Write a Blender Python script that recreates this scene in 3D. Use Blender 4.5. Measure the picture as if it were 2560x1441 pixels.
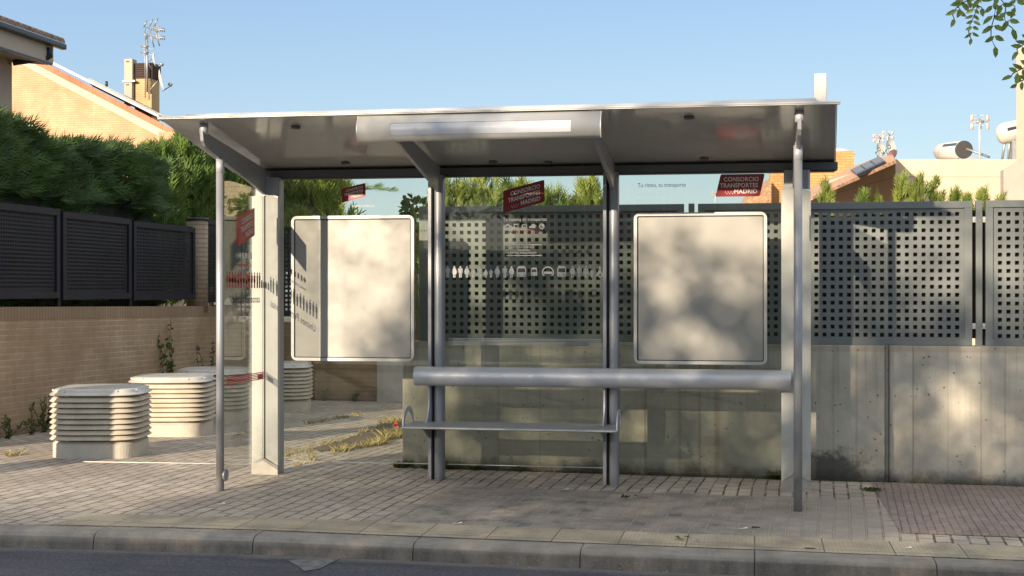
import bpy, bmesh, math, random
from math import sin, cos, radians, pi, sqrt, atan2, exp
from mathutils import Vector, Matrix
for o in list(bpy.data.objects): bpy.data.objects.remove(o)
S = bpy.context.scene; COL = S.collection
RND = random.Random(7)

# ------------------------------------------------------------------ camera
# world axes: X along the shelter (to the right), Y away from the street, Z up
FPX = 3440.0; TH = radians(10); EYE = 1.5
cam_d = bpy.data.cameras.new('camera'); cam = bpy.data.objects.new('camera', cam_d); COL.objects.link(cam)
cam.location = (0, 0, EYE); cam.rotation_euler = (radians(90), 0, TH)
cam_d.sensor_width = 36; cam_d.lens = FPX/2560*36; cam_d.clip_end = 3000; cam_d.clip_start = .05
S.camera = cam

# ------------------------------------------------------------------ light
SA, SK = .465, .29                         # sun travels (SA, 1, -SK)
EL = atan2(SK, sqrt(1+SA*SA)); 
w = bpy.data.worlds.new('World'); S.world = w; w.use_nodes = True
wn = w.node_tree; bg = wn.nodes['Background']
sky = wn.nodes.new('ShaderNodeTexSky'); sky.sky_type = 'NISHITA'; sky.sun_disc = False
sky.sun_elevation = EL; sky.sun_rotation = atan2(-SA, -1) % (2*pi)
sky.air_density = 1.25; sky.dust_density = .35; sky.ozone_density = 2.2
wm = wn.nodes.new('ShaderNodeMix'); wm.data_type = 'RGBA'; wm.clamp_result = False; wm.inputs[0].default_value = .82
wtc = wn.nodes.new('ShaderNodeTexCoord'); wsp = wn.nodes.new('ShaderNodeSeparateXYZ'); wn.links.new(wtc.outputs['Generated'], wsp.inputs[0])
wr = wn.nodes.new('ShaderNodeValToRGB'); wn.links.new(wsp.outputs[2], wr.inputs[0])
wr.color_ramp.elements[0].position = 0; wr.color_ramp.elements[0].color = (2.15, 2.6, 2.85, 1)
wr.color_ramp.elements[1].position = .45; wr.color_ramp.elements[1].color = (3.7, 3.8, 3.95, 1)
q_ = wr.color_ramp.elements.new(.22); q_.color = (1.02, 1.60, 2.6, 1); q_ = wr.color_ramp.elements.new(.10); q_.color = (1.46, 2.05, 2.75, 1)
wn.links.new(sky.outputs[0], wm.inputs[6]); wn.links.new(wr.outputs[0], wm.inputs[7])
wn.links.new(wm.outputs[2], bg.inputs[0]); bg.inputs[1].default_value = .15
sl = bpy.data.lights.new('sun', 'SUN'); sl.energy = 4.5; sl.angle = radians(.55); sl.color = (1, .83, .62)
so = bpy.data.objects.new('sun', sl); COL.objects.link(so)
so.rotation_euler = Vector((SA, 1, -SK)).to_track_quat('-Z', 'Y').to_euler(); so.location = (-5, -10, 12)
S.view_settings.view_transform = 'Standard'; S.view_settings.look = 'None'; S.view_settings.gamma = 1
S.view_settings.exposure = .92
S.render.engine = 'CYCLES'
S.cycles.max_bounces = 8; S.cycles.transparent_max_bounces = 24

# ------------------------------------------------------------------ helpers: measuring
cT, sT = cos(TH), sin(TH)
def ray(x, y):
    X = (x-1280)/FPX; Z = (720-y)/FPX
    return Vector((X*cT-sT, X*sT+cT, Z))
def onw(x, y, w):
    r = ray(x, y); t = w/r.y; return Vector((t*r.x, w, EYE+t*r.z))
def onu(x, y, u):
    r = ray(x, y); t = u/r.x; return Vector((u, t*r.y, EYE+t*r.z))
def atD(x, y, D):
    r = ray(x, y); return Vector((r.x*D, r.y*D, EYE+r.z*D))
def onpl(x, y, p0, d):                      # vertical plane through p0 along horizontal direction d
    n = Vector((-d[1], d[0], 0)); r = ray(x, y)
    t = (p0[0]*n.x+p0[1]*n.y)/(r.x*n.x+r.y*n.y); return Vector((r.x*t, r.y*t, EYE+r.z*t))
def G(u, w):                                # ground level: falls a little to the right and to the back
    return -.0075*(max(-14, min(9, u))+3.8)-.012*max(0, min(9, w-11.2))

# ------------------------------------------------------------------ helpers: materials
class NT:
    def __init__(s, name, rough=.5, metal=0, spec=.5):
        s.m = bpy.data.materials.new(name); s.m.use_nodes = True; s.t = s.m.node_tree
        s.b = s.t.nodes['Principled BSDF']; s.out = s.t.nodes['Material Output']
        s.b.inputs['Roughness'].default_value = rough; s.b.inputs['Metallic'].default_value = metal
        s.b.inputs['Specular IOR Level'].default_value = spec
        s.tc = s.t.nodes.new('ShaderNodeTexCoord'); s.geo = s.t.nodes.new('ShaderNodeNewGeometry')
        s.P = s.geo.outputs['Position']
    def n(s, typ, *a, **k):
        nd = s.t.nodes.new('ShaderNode'+typ)
        for q, v in k.items(): setattr(nd, q, v)
        for i, v in enumerate(a):
            if v is not None: s.put(nd.inputs[i], v)
        return nd
    def put(s, i, v):
        if isinstance(v, bpy.types.NodeSocket): s.t.links.new(v, i)
        else: i.default_value = v
    def math(s, op, a, b=0, c=None, clamp=False):
        nd = s.n('Math', a, b, operation=op); nd.use_clamp = clamp
        if c is not None: s.put(nd.inputs[2], c)
        return nd.outputs[0]
    def noise(s, vec, scale, detail=4, rough=.55, dist=0):
        nd = s.t.nodes.new('ShaderNodeTexNoise'); s.put(nd.inputs['Vector'], vec)
        nd.inputs['Scale'].default_value = scale; nd.inputs['Detail'].default_value = detail
        nd.inputs['Roughness'].default_value = rough; nd.inputs['Distortion'].default_value = dist
        return nd.outputs['Fac']
    def map(s, v, a, b, c=0, d=1, smooth=False):
        nd = s.t.nodes.new('ShaderNodeMapRange'); s.put(nd.inputs[0], v)
        for i, q in enumerate((a, b, c, d)): nd.inputs[i+1].default_value = q
        if smooth: nd.interpolation_type = 'SMOOTHSTEP'
        return nd.outputs[0]
    def mix(s, f, a, b, mode='MIX'):
        nd = s.t.nodes.new('ShaderNodeMix'); nd.data_type = 'RGBA'; nd.blend_type = mode; nd.clamp_result = False
        s.put(nd.inputs[0], f); 
        for i, v in ((6, a), (7, b)):
            s.put(nd.inputs[i], v if isinstance(v, bpy.types.NodeSocket) else (*v, 1))
        return nd.outputs[2]
    def sep(s, v):
        nd = s.n('SeparateXYZ', v); return nd.outputs
    def comb(s, x=0, y=0, z=0): return s.n('CombineXYZ', x, y, z).outputs[0]
    def vmul(s, v, k): 
        nd = s.n('VectorMath', v, k, operation='MULTIPLY'); return nd.outputs[0]
    def bump(s, h, dist=.005, strength=1, prev=None):
        nd = s.t.nodes.new('ShaderNodeBump'); s.put(nd.inputs['Height'], h)
        nd.inputs['Distance'].default_value = dist; nd.inputs['Strength'].default_value = strength
        if prev is not None: s.put(nd.inputs['Normal'], prev)
        return nd.outputs[0]
    def col(s, c): s.put(s.b.inputs['Base Color'], c if isinstance(c, bpy.types.NodeSocket) else (*c, 1)); return s
    def nrm(s, v): s.put(s.b.inputs['Normal'], v); return s
def plain(name, c, rough=.5, metal=0, var=.12, scale=6, bump=0, bscale=200, spec=.5, rvar=0):
    k = NT(name, rough, metal, spec); o = k.tc.outputs['Object']
    f = k.map(k.noise(o, scale), .3, .7)
    k.col(k.mix(f, [q*(1-var) for q in c], [min(1, q*(1+var)) for q in c]))
    if rvar: k.put(k.b.inputs['Roughness'], k.map(k.noise(o, scale*2.3, 5), .3, .7, rough-rvar, rough+rvar))
    if bump: k.nrm(k.bump(k.noise(o, bscale, 3), bump))
    return k.m

M = {}
# satin anodised / painted aluminium with faint dust
def m_alu(name, c, rough, metal):
    k = NT(name, rough, metal); P = k.P
    d = k.noise(P, 3.0, 6); s = k.sep(P)
    base = k.mix(k.map(d, .35, .7), [q*.9 for q in c], c)
    low = k.map(s[2], .0, .5, 1, 0)
    dirt = k.math('MULTIPLY', low, k.map(k.noise(P, 14, 5), .4, .7))
    k.col(k.mix(k.math('MULTIPLY', dirt, .45), base, (.24, .19, .14)))
    k.put(k.b.inputs['Roughness'], k.map(k.noise(P, 20, 5), .3, .7, rough-.05, rough+.07))
    k.nrm(k.bump(k.noise(P, 900, 2), .0002)); return k.m
M['alu'] = m_alu('aluminium', (.56, .57, .60), .42, .35)
M['alu_dark'] = m_alu('aluminium_grey_paint', (.34, .35, .375), .42, .3)
M['alu_light'] = m_alu('aluminium_light', (.52, .515, .495), .45, .4)
M['cover'] = m_alu('column_cover', (.50, .50, .47), .55, .2)
M['foot'] = m_alu('column_foot_paint', (.36, .34, .30), .6, .1)
M['beam'] = m_alu('beam_grey', (.11, .11, .115), .42, .3)
k = NT('roof_soffit', .10, .0, .9); k.col(k.mix(k.map(k.noise(k.P, 1.3, 5), .3, .7), (.43, .41, .385), (.50, .48, .45)))
k.put(k.b.inputs['Roughness'], k.map(k.noise(k.P, 7, 5), .35, .7, .07, .22))
k.nrm(k.bump(k.noise(k.P, 1.6, 2), .006)); M['soffit'] = k.m
k = NT('poster_board', .5, .1); s = k.sep(k.P)
k.col(k.mix(k.map(k.noise(k.P, 2.2, 5), .3, .7), (.31, .30, .275), (.37, .36, .33)))
k.put(k.b.inputs['Roughness'], k.map(k.noise(k.P, 9, 5), .35, .7, .4, .6))
M['board'] = k.m
M['white_panel'] = plain('sign_face_white', (.42, .44, .49), .25, var=.04)
M['black'] = plain('black_gasket', (.012, .012, .014), .5)
M['lamp_cap'] = plain('soffit_cap', (.10, .10, .10), .4)
M['red'] = plain('decal_red', (.24, .010, .014), .35, var=.1)
M['white_ink'] = plain('decal_white', (.62, .62, .58), .5, var=.05)
M['grey_ink'] = plain('decal_grey', (.40, .41, .40), .5, var=.05)
M['dark_ink'] = plain('decal_dark', (.03, .03, .04), .5, var=.05)
M['red_ink'] = plain('decal_red_ink', (.42, .012, .018), .4, var=.05)  # brighter red; on the left side glass it paints in the backlight
# glass: thin pane, real reflection + tinted transmission + dust
def glass(name, tint, dust, rf=.8):
    k = NT(name); t = k.t; t.nodes.remove(k.b)
    tr = k.n('BsdfTransparent', (*tint, 1)); gl = k.n('BsdfGlossy'); gl.inputs['Color'].default_value = (1, 1, 1, 1); gl.inputs['Roughness'].default_value = .015
    df = k.n('BsdfDiffuse'); df.inputs['Color'].default_value = (.45, .45, .40, 1)
    fr = k.n('Fresnel'); fr.inputs[0].default_value = 1.5
    f = k.math('MULTIPLY', fr.outputs[0], rf, clamp=True)
    m1 = k.n('MixShader', f, tr.outputs[0], gl.outputs[0])
    sp = k.math('MULTIPLY', k.map(k.noise(k.P, 2.5, 6, .6), .35, .75), dust)
    m2 = k.n('MixShader', sp, m1.outputs[0], df.outputs[0])
    t.links.new(m2.outputs[0], k.out.inputs[0]); return k.m
M['glass'] = glass('glass_clear', (.905, .925, .90), .02)
M['glass_side'] = glass('glass_side', (.972, .982, .965), .02, .5)

# paving: small blocks, long joints running away from the kerb
def paving(name, c1, c2, cj, bw, rh, rot, dark=False, mortar=.0045, off=.5, swap=True):
    k = NT(name, .85, 0, .25); P = k.P
    wv = k.n('TexNoise'); wv.inputs['Scale'].default_value = .35; k.put(wv.inputs['Vector'], P); wv.inputs['Detail'].default_value = 2
    Pd = k.n('VectorMath', k.n('VectorMath', wv.outputs['Color'], (.5, .5, .5), operation='SUBTRACT').outputs[0], (.16, .10, 0), operation='MULTIPLY').outputs[0]
    Pw = k.n('VectorMath', P, Pd, operation='ADD').outputs[0]
    mp = k.n('Mapping'); k.put(mp.inputs['Vector'], Pw); mp.inputs['Rotation'].default_value = (0, 0, radians(rot))
    s = k.sep(mp.outputs[0])
    vec = k.comb(s[1], s[0], 0) if swap else k.comb(s[0], s[1], 0)
    br = k.n('TexBrick'); br.offset = off; br.offset_frequency = 2
    k.put(br.inputs['Vector'], vec); br.inputs['Scale'].default_value = 1
    br.inputs['Brick Width'].default_value = bw; br.inputs['Row Height'].default_value = rh
    br.inputs['Mortar Size'].default_value = mortar; br.inputs['Mortar Smooth'].default_value = .3
    br.inputs['Color1'].default_value = (0, 0, 0, 1); br.inputs['Color2'].default_value = (1, 1, 1, 1); br.inputs['Mortar'].default_value = (.5, .5, .5, 1)
    rnd = k.sep(br.outputs['Color'])[0]
    A = k.mix(rnd, c1, c2)
    big = k.noise(P, .8, 5, .6)
    A = k.mix(k.map(big, .35, .7), A, [q*.72 for q in c1])
    jc = k.mix(0.0, cj, cj)
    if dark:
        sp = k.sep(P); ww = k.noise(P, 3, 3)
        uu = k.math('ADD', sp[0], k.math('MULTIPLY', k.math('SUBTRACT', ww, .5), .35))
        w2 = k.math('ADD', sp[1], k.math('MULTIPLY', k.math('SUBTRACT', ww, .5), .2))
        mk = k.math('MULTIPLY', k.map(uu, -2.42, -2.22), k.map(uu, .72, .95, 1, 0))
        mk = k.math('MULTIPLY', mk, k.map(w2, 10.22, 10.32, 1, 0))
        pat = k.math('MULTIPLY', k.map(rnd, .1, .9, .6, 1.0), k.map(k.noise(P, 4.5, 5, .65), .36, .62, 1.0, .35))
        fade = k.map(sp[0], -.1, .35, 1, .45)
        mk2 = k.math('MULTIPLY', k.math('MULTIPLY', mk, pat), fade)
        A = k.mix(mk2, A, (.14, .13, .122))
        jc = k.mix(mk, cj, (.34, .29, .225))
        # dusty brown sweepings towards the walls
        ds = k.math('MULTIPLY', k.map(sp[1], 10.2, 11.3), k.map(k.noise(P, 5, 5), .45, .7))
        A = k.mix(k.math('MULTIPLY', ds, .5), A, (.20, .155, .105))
    jm = k.map(k.noise(k.vmul(P, (1, .5, 1)), 11, 3), .38, .58, .25, 1)
    A = k.mix(k.math('MULTIPLY', br.outputs['Fac'], jm), A, jc)
    sp_ = k.noise(P, 60, 4, .7)
    A = k.mix(.5, A, k.mix(k.map(sp_, .3, .75), [.35]*3, [.75]*3), 'OVERLAY')
    k.col(A)
    h = k.math('SUBTRACT', 1, br.outputs['Fac'])
    tilt = k.math('MULTIPLY', rnd, .35)
    n1 = k.bump(k.math('ADD', k.math('MULTIPLY', h, 1.0), tilt), .007, 1)
    k.nrm(k.bump(k.noise(P, 120, 3), .0012, 1, n1)); return k.m
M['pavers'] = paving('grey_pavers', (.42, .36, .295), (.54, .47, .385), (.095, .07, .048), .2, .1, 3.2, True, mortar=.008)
M['red_pavers'] = paving('red_pavers', (.29, .225, .20), (.38, .30, .265), (.17, .125, .085), .10, .052, 3.2, mortar=.0045, off=.5)
k = NT('tactile_paving', .85, 0, .25); P = k.P; s = k.sep(P)
br = k.n('TexBrick'); k.put(br.inputs['Vector'], k.comb(s[0], k.math('SUBTRACT', s[1], .23), 0)); br.offset = 0
for a, v in (('Scale', 1), ('Brick Width', .4), ('Row Height', .4), ('Mortar Size', .004), ('Mortar Smooth', .2)): br.inputs[a].default_value = v
br.inputs['Color1'].default_value = (.44, .37, .265, 1); br.inputs['Color2'].default_value = (.53, .45, .325, 1); br.inputs['Mortar'].default_value = (.10, .09, .07, 1)
c = k.mix(k.map(k.noise(P, 3, 6, .65), .45, .7), br.outputs['Color'], (.22, .195, .15)); k.col(c)
a = k.math('SINE', k.math('MULTIPLY', s[0], 2*pi/.05)); b_ = k.math('SINE', k.math('MULTIPLY', s[1], 2*pi/.05))
dots = k.map(k.math('MULTIPLY', a, b_), .1, .6)
n1 = k.bump(dots, .004); k.nrm(k.bump(k.math('SUBTRACT', 1, br.outputs['Fac']), .004, 1, n1)); 
k.col(k.mix(k.math('MULTIPLY', k.math('SUBTRACT', 1, dots), .40), c, (.28, .235, .175))); M['tactile'] = k.m
k = NT('kerb_stone', .85, 0, .3); P = k.P; s = k.sep(P)
c = k.mix(k.map(k.noise(P, 4, 8, .7), .35, .65), (.20, .178, .15), (.33, .298, .255))
nz = k.noise(k.vmul(P, (9, 1, 1)), 1, 5)
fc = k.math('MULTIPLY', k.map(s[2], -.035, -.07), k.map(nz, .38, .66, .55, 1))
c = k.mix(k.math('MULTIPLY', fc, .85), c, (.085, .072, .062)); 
c = k.mix(k.math('MULTIPLY', k.map(k.noise(P, 90, 3, .7), .5, .8), .5), c, (.33, .30, .26)); k.col(c)
k.nrm(k.bump(k.noise(P, 70, 5, .7), .003)); M['kerb'] = k.m
k = NT('asphalt', .9, 0, .3); P = k.P; s = k.sep(P)
c = k.mix(k.map(k.noise(P, 48, 6, .9), .36, .66), (.026, .028, .036), (.15, .15, .165)); c = k.mix(k.map(k.noise(k.vmul(P, (.6, 3, 1)), 2.2, 6, .7), .45, .7), c, (.055, .055, .062))
c = k.mix(k.map(k.math('ADD', k.math('SUBTRACT', s[1], k.math('MINIMUM', 0, k.math('MULTIPLY', k.math('ADD', s[0], 3.2), .09))), k.math('MULTIPLY', k.noise(P, 5, 6, .7), .16)), 7.90, 7.99, 0, .6), c, (.22, .20, .18)); k.col(c)
k.nrm(k.bump(k.noise(P, 220, 3, .8), .004)); M['asphalt'] = k.m
M['patch'] = plain('worn_mortar_patch', (.13, .13, .135), .9, var=.4, scale=16, bump=.002, bscale=90)
k = NT('far_ground', .95); k.col(k.mix(k.noise(k.P, .3, 5), (.10, .09, .06), (.16, .14, .10))); M['earth'] = k.m
k = NT('soil', 1); k.col(k.mix(k.noise(k.P, 25, 5), (.06, .042, .028), (.20, .15, .095))); k.nrm(k.bump(k.noise(k.P, 40, 5), .02)); M['soil'] = k.m

# cast concrete with board marks, streaks, pin holes and damp base
k = NT('cast_concrete', .85, 0, .3); P = k.P; s = k.sep(P)
c = k.mix(k.map(k.noise(P, 1.6, 8, .7), .36, .64), (.37, .34, .28), (.54, .50, .42))
st = k.noise(k.comb(k.math('MULTIPLY', s[0], 14), 3, k.math('MULTIPLY', s[2], .6)), 1, 4, .7)
top = k.map(s[2], .2, 1.05, .15, 1)
c = k.mix(k.math('MULTIPLY', k.math('MULTIPLY', k.map(st, .50, .70), top), .42), c, (.17, .145, .11))
def line(u0, wd, z0=None, amt=.7):
    d = k.math('ABSOLUTE', k.math('SUBTRACT', k.math('ADD', s[0], k.math('MULTIPLY', k.noise(P, 8, 2), .01)), u0)); return k.math('MULTIPLY', k.map(d, wd*.4, wd, 1, 0), amt)
for u0, wd, am in ((1.035, .028, .5), (1.235, .010, .45), (-.88, .016, .55), (-.60, .02, .35), (-.44, .012, .45), (-.30, .03, .4), (.62, .01, .2), (1.75, .008, .3), (1.93, .012, .25), (.80, .012, .22), (-1.75, .01, .2), (-2.1, .012, .2), (1.5, .006, .25)):
    rust = (.20, .135, .075) if -.7 < u0 < -.2 else (.13, .115, .095)
    c = k.mix(line(u0+.005, wd, amt=am), c, rust)
hz = k.math('ABSOLUTE', k.math('SUBTRACT', s[2], .985)); 
c = k.mix(k.map(s[2], .985, 1.0, 0, .35), c, (.28, .23, .16))
vor = k.n('TexVoronoi'); k.put(vor.inputs['Vector'], P); vor.inputs['Scale'].default_value = 15
rr = k.noise(P, 7, 1)
pin = k.math('MULTIPLY', k.map(vor.outputs['Distance'], .06, .15, 1, 0), k.map(rr, .44, .50))
c = k.mix(k.math('MULTIPLY', pin, .75), c, (.08, .07, .06))
hgt = k.math('ADD', k.math('SUBTRACT', s[2], k.math('MULTIPLY', k.math('ADD', s[0], 3.8), -.0075)), k.math('MULTIPLY', k.math('SUBTRACT', k.noise(P, 6, 5, .7), .5), .22))
c = k.mix(k.map(hgt, .015, .11, .85, 0), c, (.07, .06, .045))
# mossy black stain beside the right column
dx = k.math('DIVIDE', k.math('SUBTRACT', s[0], .60), .32); dz = k.math('DIVIDE', k.math('SUBTRACT', s[2], .04), .19)
dd = k.math('SQRT', k.math('ADD', k.math('MULTIPLY', dx, dx), k.math('MULTIPLY', dz, dz)))
bl = k.math('ADD', dd, k.math('MULTIPLY', k.math('SUBTRACT', k.noise(P, 16, 7, .75), .5), 1.6))
c = k.mix(k.map(bl, .55, 1.05, .85, 0), c, (.055, .052, .044))
k.col(c); n1 = k.bump(k.math('SUBTRACT', 1, pin), .004); n1 = k.bump(line(1.04, .02, amt=-1), .02, 1, n1); k.nrm(k.bump(k.noise(P, 30, 6, .7), .0025, 1, n1)); M['concrete'] = k.m
M['concrete_plain'] = plain('concrete_plain', (.40, .375, .33), .85, var=.2, scale=3, bump=.003, bscale=30)
M['vent_concrete'] = plain('vent_concrete', (.50, .46, .39), .85, var=.1, scale=6, bump=.003, bscale=50)
k = NT('vent_cap', .5); k.col(k.mix(k.map(k.noise(k.P, 5, 6), .35, .65), (.44, .41, .36), (.56, .52, .46))); k.b.inputs['Coat Weight'].default_value = .6; k.b.inputs['Coat Roughness'].default_value = .25; M['vent_cap'] = k.m
k = NT('louvre_plaster', .75); k.col(k.mix(k.map(k.noise(k.tc.outputs['Object'], 7, 6), .3, .7), (.44, .385, .30), (.58, .525, .43))); M['louvre'] = k.m
M['dark'] = plain('dark_interior', (.02, .018, .015), .9)
def brick(name, c1, c2, cm, axis, bw=.245, rh=.062, dirt=True, mort=.007, tilt=0):
    k = NT(name, .85, 0, .25); P = k.P; s = k.sep(P)
    h = k.math('ADD', s[0], s[1]) if axis == 'xy' else s[{'x': 0, 'y': 1}[axis]]
    z = k.math('ADD', s[2], k.math('MULTIPLY', s[1], tilt)) if tilt else s[2]
    br = k.n('TexBrick'); k.put(br.inputs['Vector'], k.comb(h, z, 0))
    for a, v in (('Scale', 1), ('Brick Width', bw), ('Row Height', rh), ('Mortar Size', mort), ('Mortar Smooth', .15)): br.inputs[a].default_value = v
    br.inputs['Color1'].default_value = (*c1, 1); br.inputs['Color2'].default_value = (*c2, 1); br.inputs['Mortar'].default_value = (*cm, 1)
    c = k.mix(k.map(k.noise(P, 1.7, 6, .6), .3, .75), br.outputs['Color'], [q*.72 for q in c1])
    if dirt:
        hz = k.math('ADD', s[2], k.math('MULTIPLY', k.noise(P, 5, 4), .15))
        c = k.mix(k.map(hz, .02, .2, .7, 0), c, (.06, .05, .035))
    k.col(c); n1 = k.bump(k.math('SUBTRACT', 1, br.outputs['Fac']), .005); k.nrm(k.bump(k.noise(P, 60, 4), .002, 1, n1)); return k.m
M['brick_y'] = brick('ochre_brick_side', (.39, .265, .15), (.46, .325, .19), (.50, .43, .34), 'y', tilt=.012, mort=.009)
M['brick_x'] = brick('ochre_brick_front', (.32, .21, .115), (.37, .25, .145), (.22, .17, .12), 'x')
M['brick_cap'] = brick('ochre_soldier_course', (.31, .215, .13), (.36, .25, .16), (.19, .15, .11), 'y', bw=.062, rh=5, dirt=False)
M['brick_pier'] = brick('ochre_brick_pier', (.33, .25, .165), (.38, .29, .195), (.2, .165, .13), 'xy', dirt=False)
M['brick_house'] = brick('ochre_brick_house', (.64, .375, .22), (.69, .425, .26), (.50, .37, .225), 'x', bw=.25, rh=.075, dirt=False)
M['brick_chim'] = brick('ochre_brick_chimney', (.56, .38, .19), (.62, .43, .22), (.42, .31, .19), 'xy', bw=.25, rh=.075, dirt=False)
M['brick_tower'] = brick('orange_brick_tower', (.58, .30, .12), (.66, .37, .17), (.36, .20, .09), 'xy', bw=.30, rh=.09, dirt=False, mort=.012)
def tiles(name, c1, c2, axis, pitch=.2):
    k = NT(name, .8); P = k.P; s = k.sep(P)
    a = k.math('SINE', k.math('MULTIPLY', s[axis], 2*pi/pitch))
    rows = k.n('TexBrick'); k.put(rows.inputs['Vector'], k.comb(s[axis], s[1-axis], 0))
    for q, v in (('Scale', 1), ('Brick Width', pitch), ('Row Height', .35), ('Mortar Size', .012)): rows.inputs[q].default_value = v
    rows.inputs['Color1'].default_value = (*c1, 1); rows.inputs['Color2'].default_value = (*c2, 1); rows.inputs['Mortar'].default_value = (*[q*.5 for q in c1], 1); rows.offset = 0
    k.col(k.mix(k.map(k.noise(P, 2, 5), .4, .7), rows.outputs['Color'], [q*.75 for q in c2])); k.nrm(k.bump(a, .05)); return k.m
M['tile_dark'] = plain('weathered_roof_tile', (.24, .165, .115), .85, var=.35, scale=5)
M['tile'] = tiles('terracotta_tiles', (.50, .22, .10), (.62, .30, .15), 0)
M['tile_field'] = plain('terracotta_field', (.48, .28, .17), .85, var=.45, scale=9, bump=.03, bscale=14)
M['verge_tile'] = plain('verge_tile_terracotta', (.44, .17, .095), .8, var=.25, scale=.9)
M['cream'] = plain('cream_render', (.72, .55, .37), .85, var=.06, scale=.6)
M['fascia'] = plain('fascia_render', (.42, .36, .28), .85, var=.08, scale=.8)
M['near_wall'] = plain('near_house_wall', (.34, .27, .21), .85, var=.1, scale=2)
M['cowl'] = plain('sooty_cowl', (.055, .035, .028), .9)
M['gutter'] = plain('dark_gutter', (.03, .033, .04), .4)
def render_house(name, c1, c2, joint):
    k = NT(name, .85, 0, .2); P = k.P; s = k.sep(P)
    c = k.mix(k.map(k.noise(P, .5, 6, .6), .3, .7), c1, c2)
    stn = k.noise(k.comb(k.math('MULTIPLY', s[0], 2.5), 1, k.math('MULTIPLY', s[2], .3)), 1, 5, .7)
    c = k.mix(k.math('MULTIPLY', k.map(stn, .5, .75), .25), c, [q*.55 for q in c1])
    if joint is not None:
        c = k.mix(k.map(k.math('ABSOLUTE', k.math('SUBTRACT', s[2], joint)), .008, .016, .5, 0), c, [q*.4 for q in c1])
    k.col(c); k.nrm(k.bump(k.noise(P, 20, 4), .004)); return k.m
M['beige'] = render_house('beige_render', (.66, .51, .345), (.72, .56, .385), None)
M['beige_side'] = render_house('beige_render_side', (.52, .44, .34), (.60, .50, .39), None)
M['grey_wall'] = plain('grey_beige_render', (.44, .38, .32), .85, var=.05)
M['steel_white'] = plain('white_steel', (.62, .60, .55), .35, .2, var=.06)
M['tank_end'] = plain('tank_end_black', (.045, .042, .042), .6)
M['grey_steel'] = plain('galvanised_steel', (.33, .34, .35), .45, .6)
M['ant_red'] = plain('antenna_reflector', (.62, .47, .40), .5)
M['dish'] = plain('dish_white', (.68, .64, .56), .5)
M['glass_dark'] = plain('roof_window_glass', (.10, .09, .08), .4, var=.3, scale=1)
M['fence'] = plain('fence_grey_green_paint', (.175, .19, .185), .48, .1, var=.05, scale=1.5, rvar=.06)
M['fence_side'] = plain('fence_side_paint', (.33, .34, .31), .5, .1, var=.05)
M['fence_black'] = plain('fence_black_paint', (.016, .0155, .021), .6, 0, var=.2, scale=3, spec=.25)
k = NT('brown_screening_mat', .95, 0, .1); P = k.P; s = k.sep(P)
k.col(k.mix(k.noise(k.comb(k.math('MULTIPLY', s[0], 90), 0, k.math('MULTIPLY', s[2], 6)), 1, 3), (.030, .020, .014), (.16, .105, .068))); M['mat'] = k.m
M['litter'] = plain('paper_white', (.65, .62, .56), .8)
def leafm(name, c1, c2, rough=.55, trans=.25, scale=3):
    k = NT(name, rough, 0, .35); o = k.tc.outputs['Object']
    att = k.n('ObjectInfo')
    f = k.noise(o, scale, 3); g2 = k.noise(o, scale*9, 2)
    c = k.mix(k.map(k.math('ADD', k.math('MULTIPLY', f, .55), k.math('MULTIPLY', g2, .45)), .36, .64), c1, c2); k.col(c)
    tl = k.n('BsdfTranslucent'); k.put(tl.inputs[0], k.mix(.5, c, (.25, .30, .03)))
    mx = k.n('MixShader', trans, k.b.outputs[0], tl.outputs[0]); k.t.links.new(mx.outputs[0], k.out.inputs[0]); return k.m
M['hedge_leaf'] = leafm('hedge_leaf', (.007, .027, .006), (.065, .135, .022), .6, .12, 1.6)
M['hedge_mass'] = plain('hedge_mass', (.05, .085, .025), .9, var=.5, scale=3, bump=.1, bscale=9)
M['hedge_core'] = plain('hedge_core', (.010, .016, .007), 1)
M['thuja_leaf'] = leafm('thuja_leaf', (.07, .13, .022), (.30, .33, .07))
M['cypress_leaf'] = leafm('cypress_leaf', (.04, .10, .02), (.15, .22, .05))
M['laurel_leaf'] = leafm('laurel_leaf', (.03, .07, .018), (.20, .21, .06), .35, .15)
M['tree_leaf'] = leafm('street_tree_leaf', (.04, .09, .02), (.14, .22, .045), .45)
M['pinnate_leaf'] = leafm('pinnate_leaf', (.08, .15, .035), (.26, .34, .10), .4, .35)
M['weed_leaf'] = leafm('weed_leaf', (.03, .06, .015), (.09, .13, .03))
M['dry_grass'] = leafm('dry_grass', (.28, .22, .09), (.42, .36, .16), .8)
M['moss'] = leafm('moss', (.04, .05, .015), (.12, .13, .04), .9)
M['flower'] = plain('red_flower', (.62, .10, .06), .6)
M['bark'] = plain('bark', (.10, .078, .058), .95, var=.3, scale=20, bump=.01, bscale=30)
M['stem'] = plain('stem_brown', (.10, .09, .04), .9)

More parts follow.
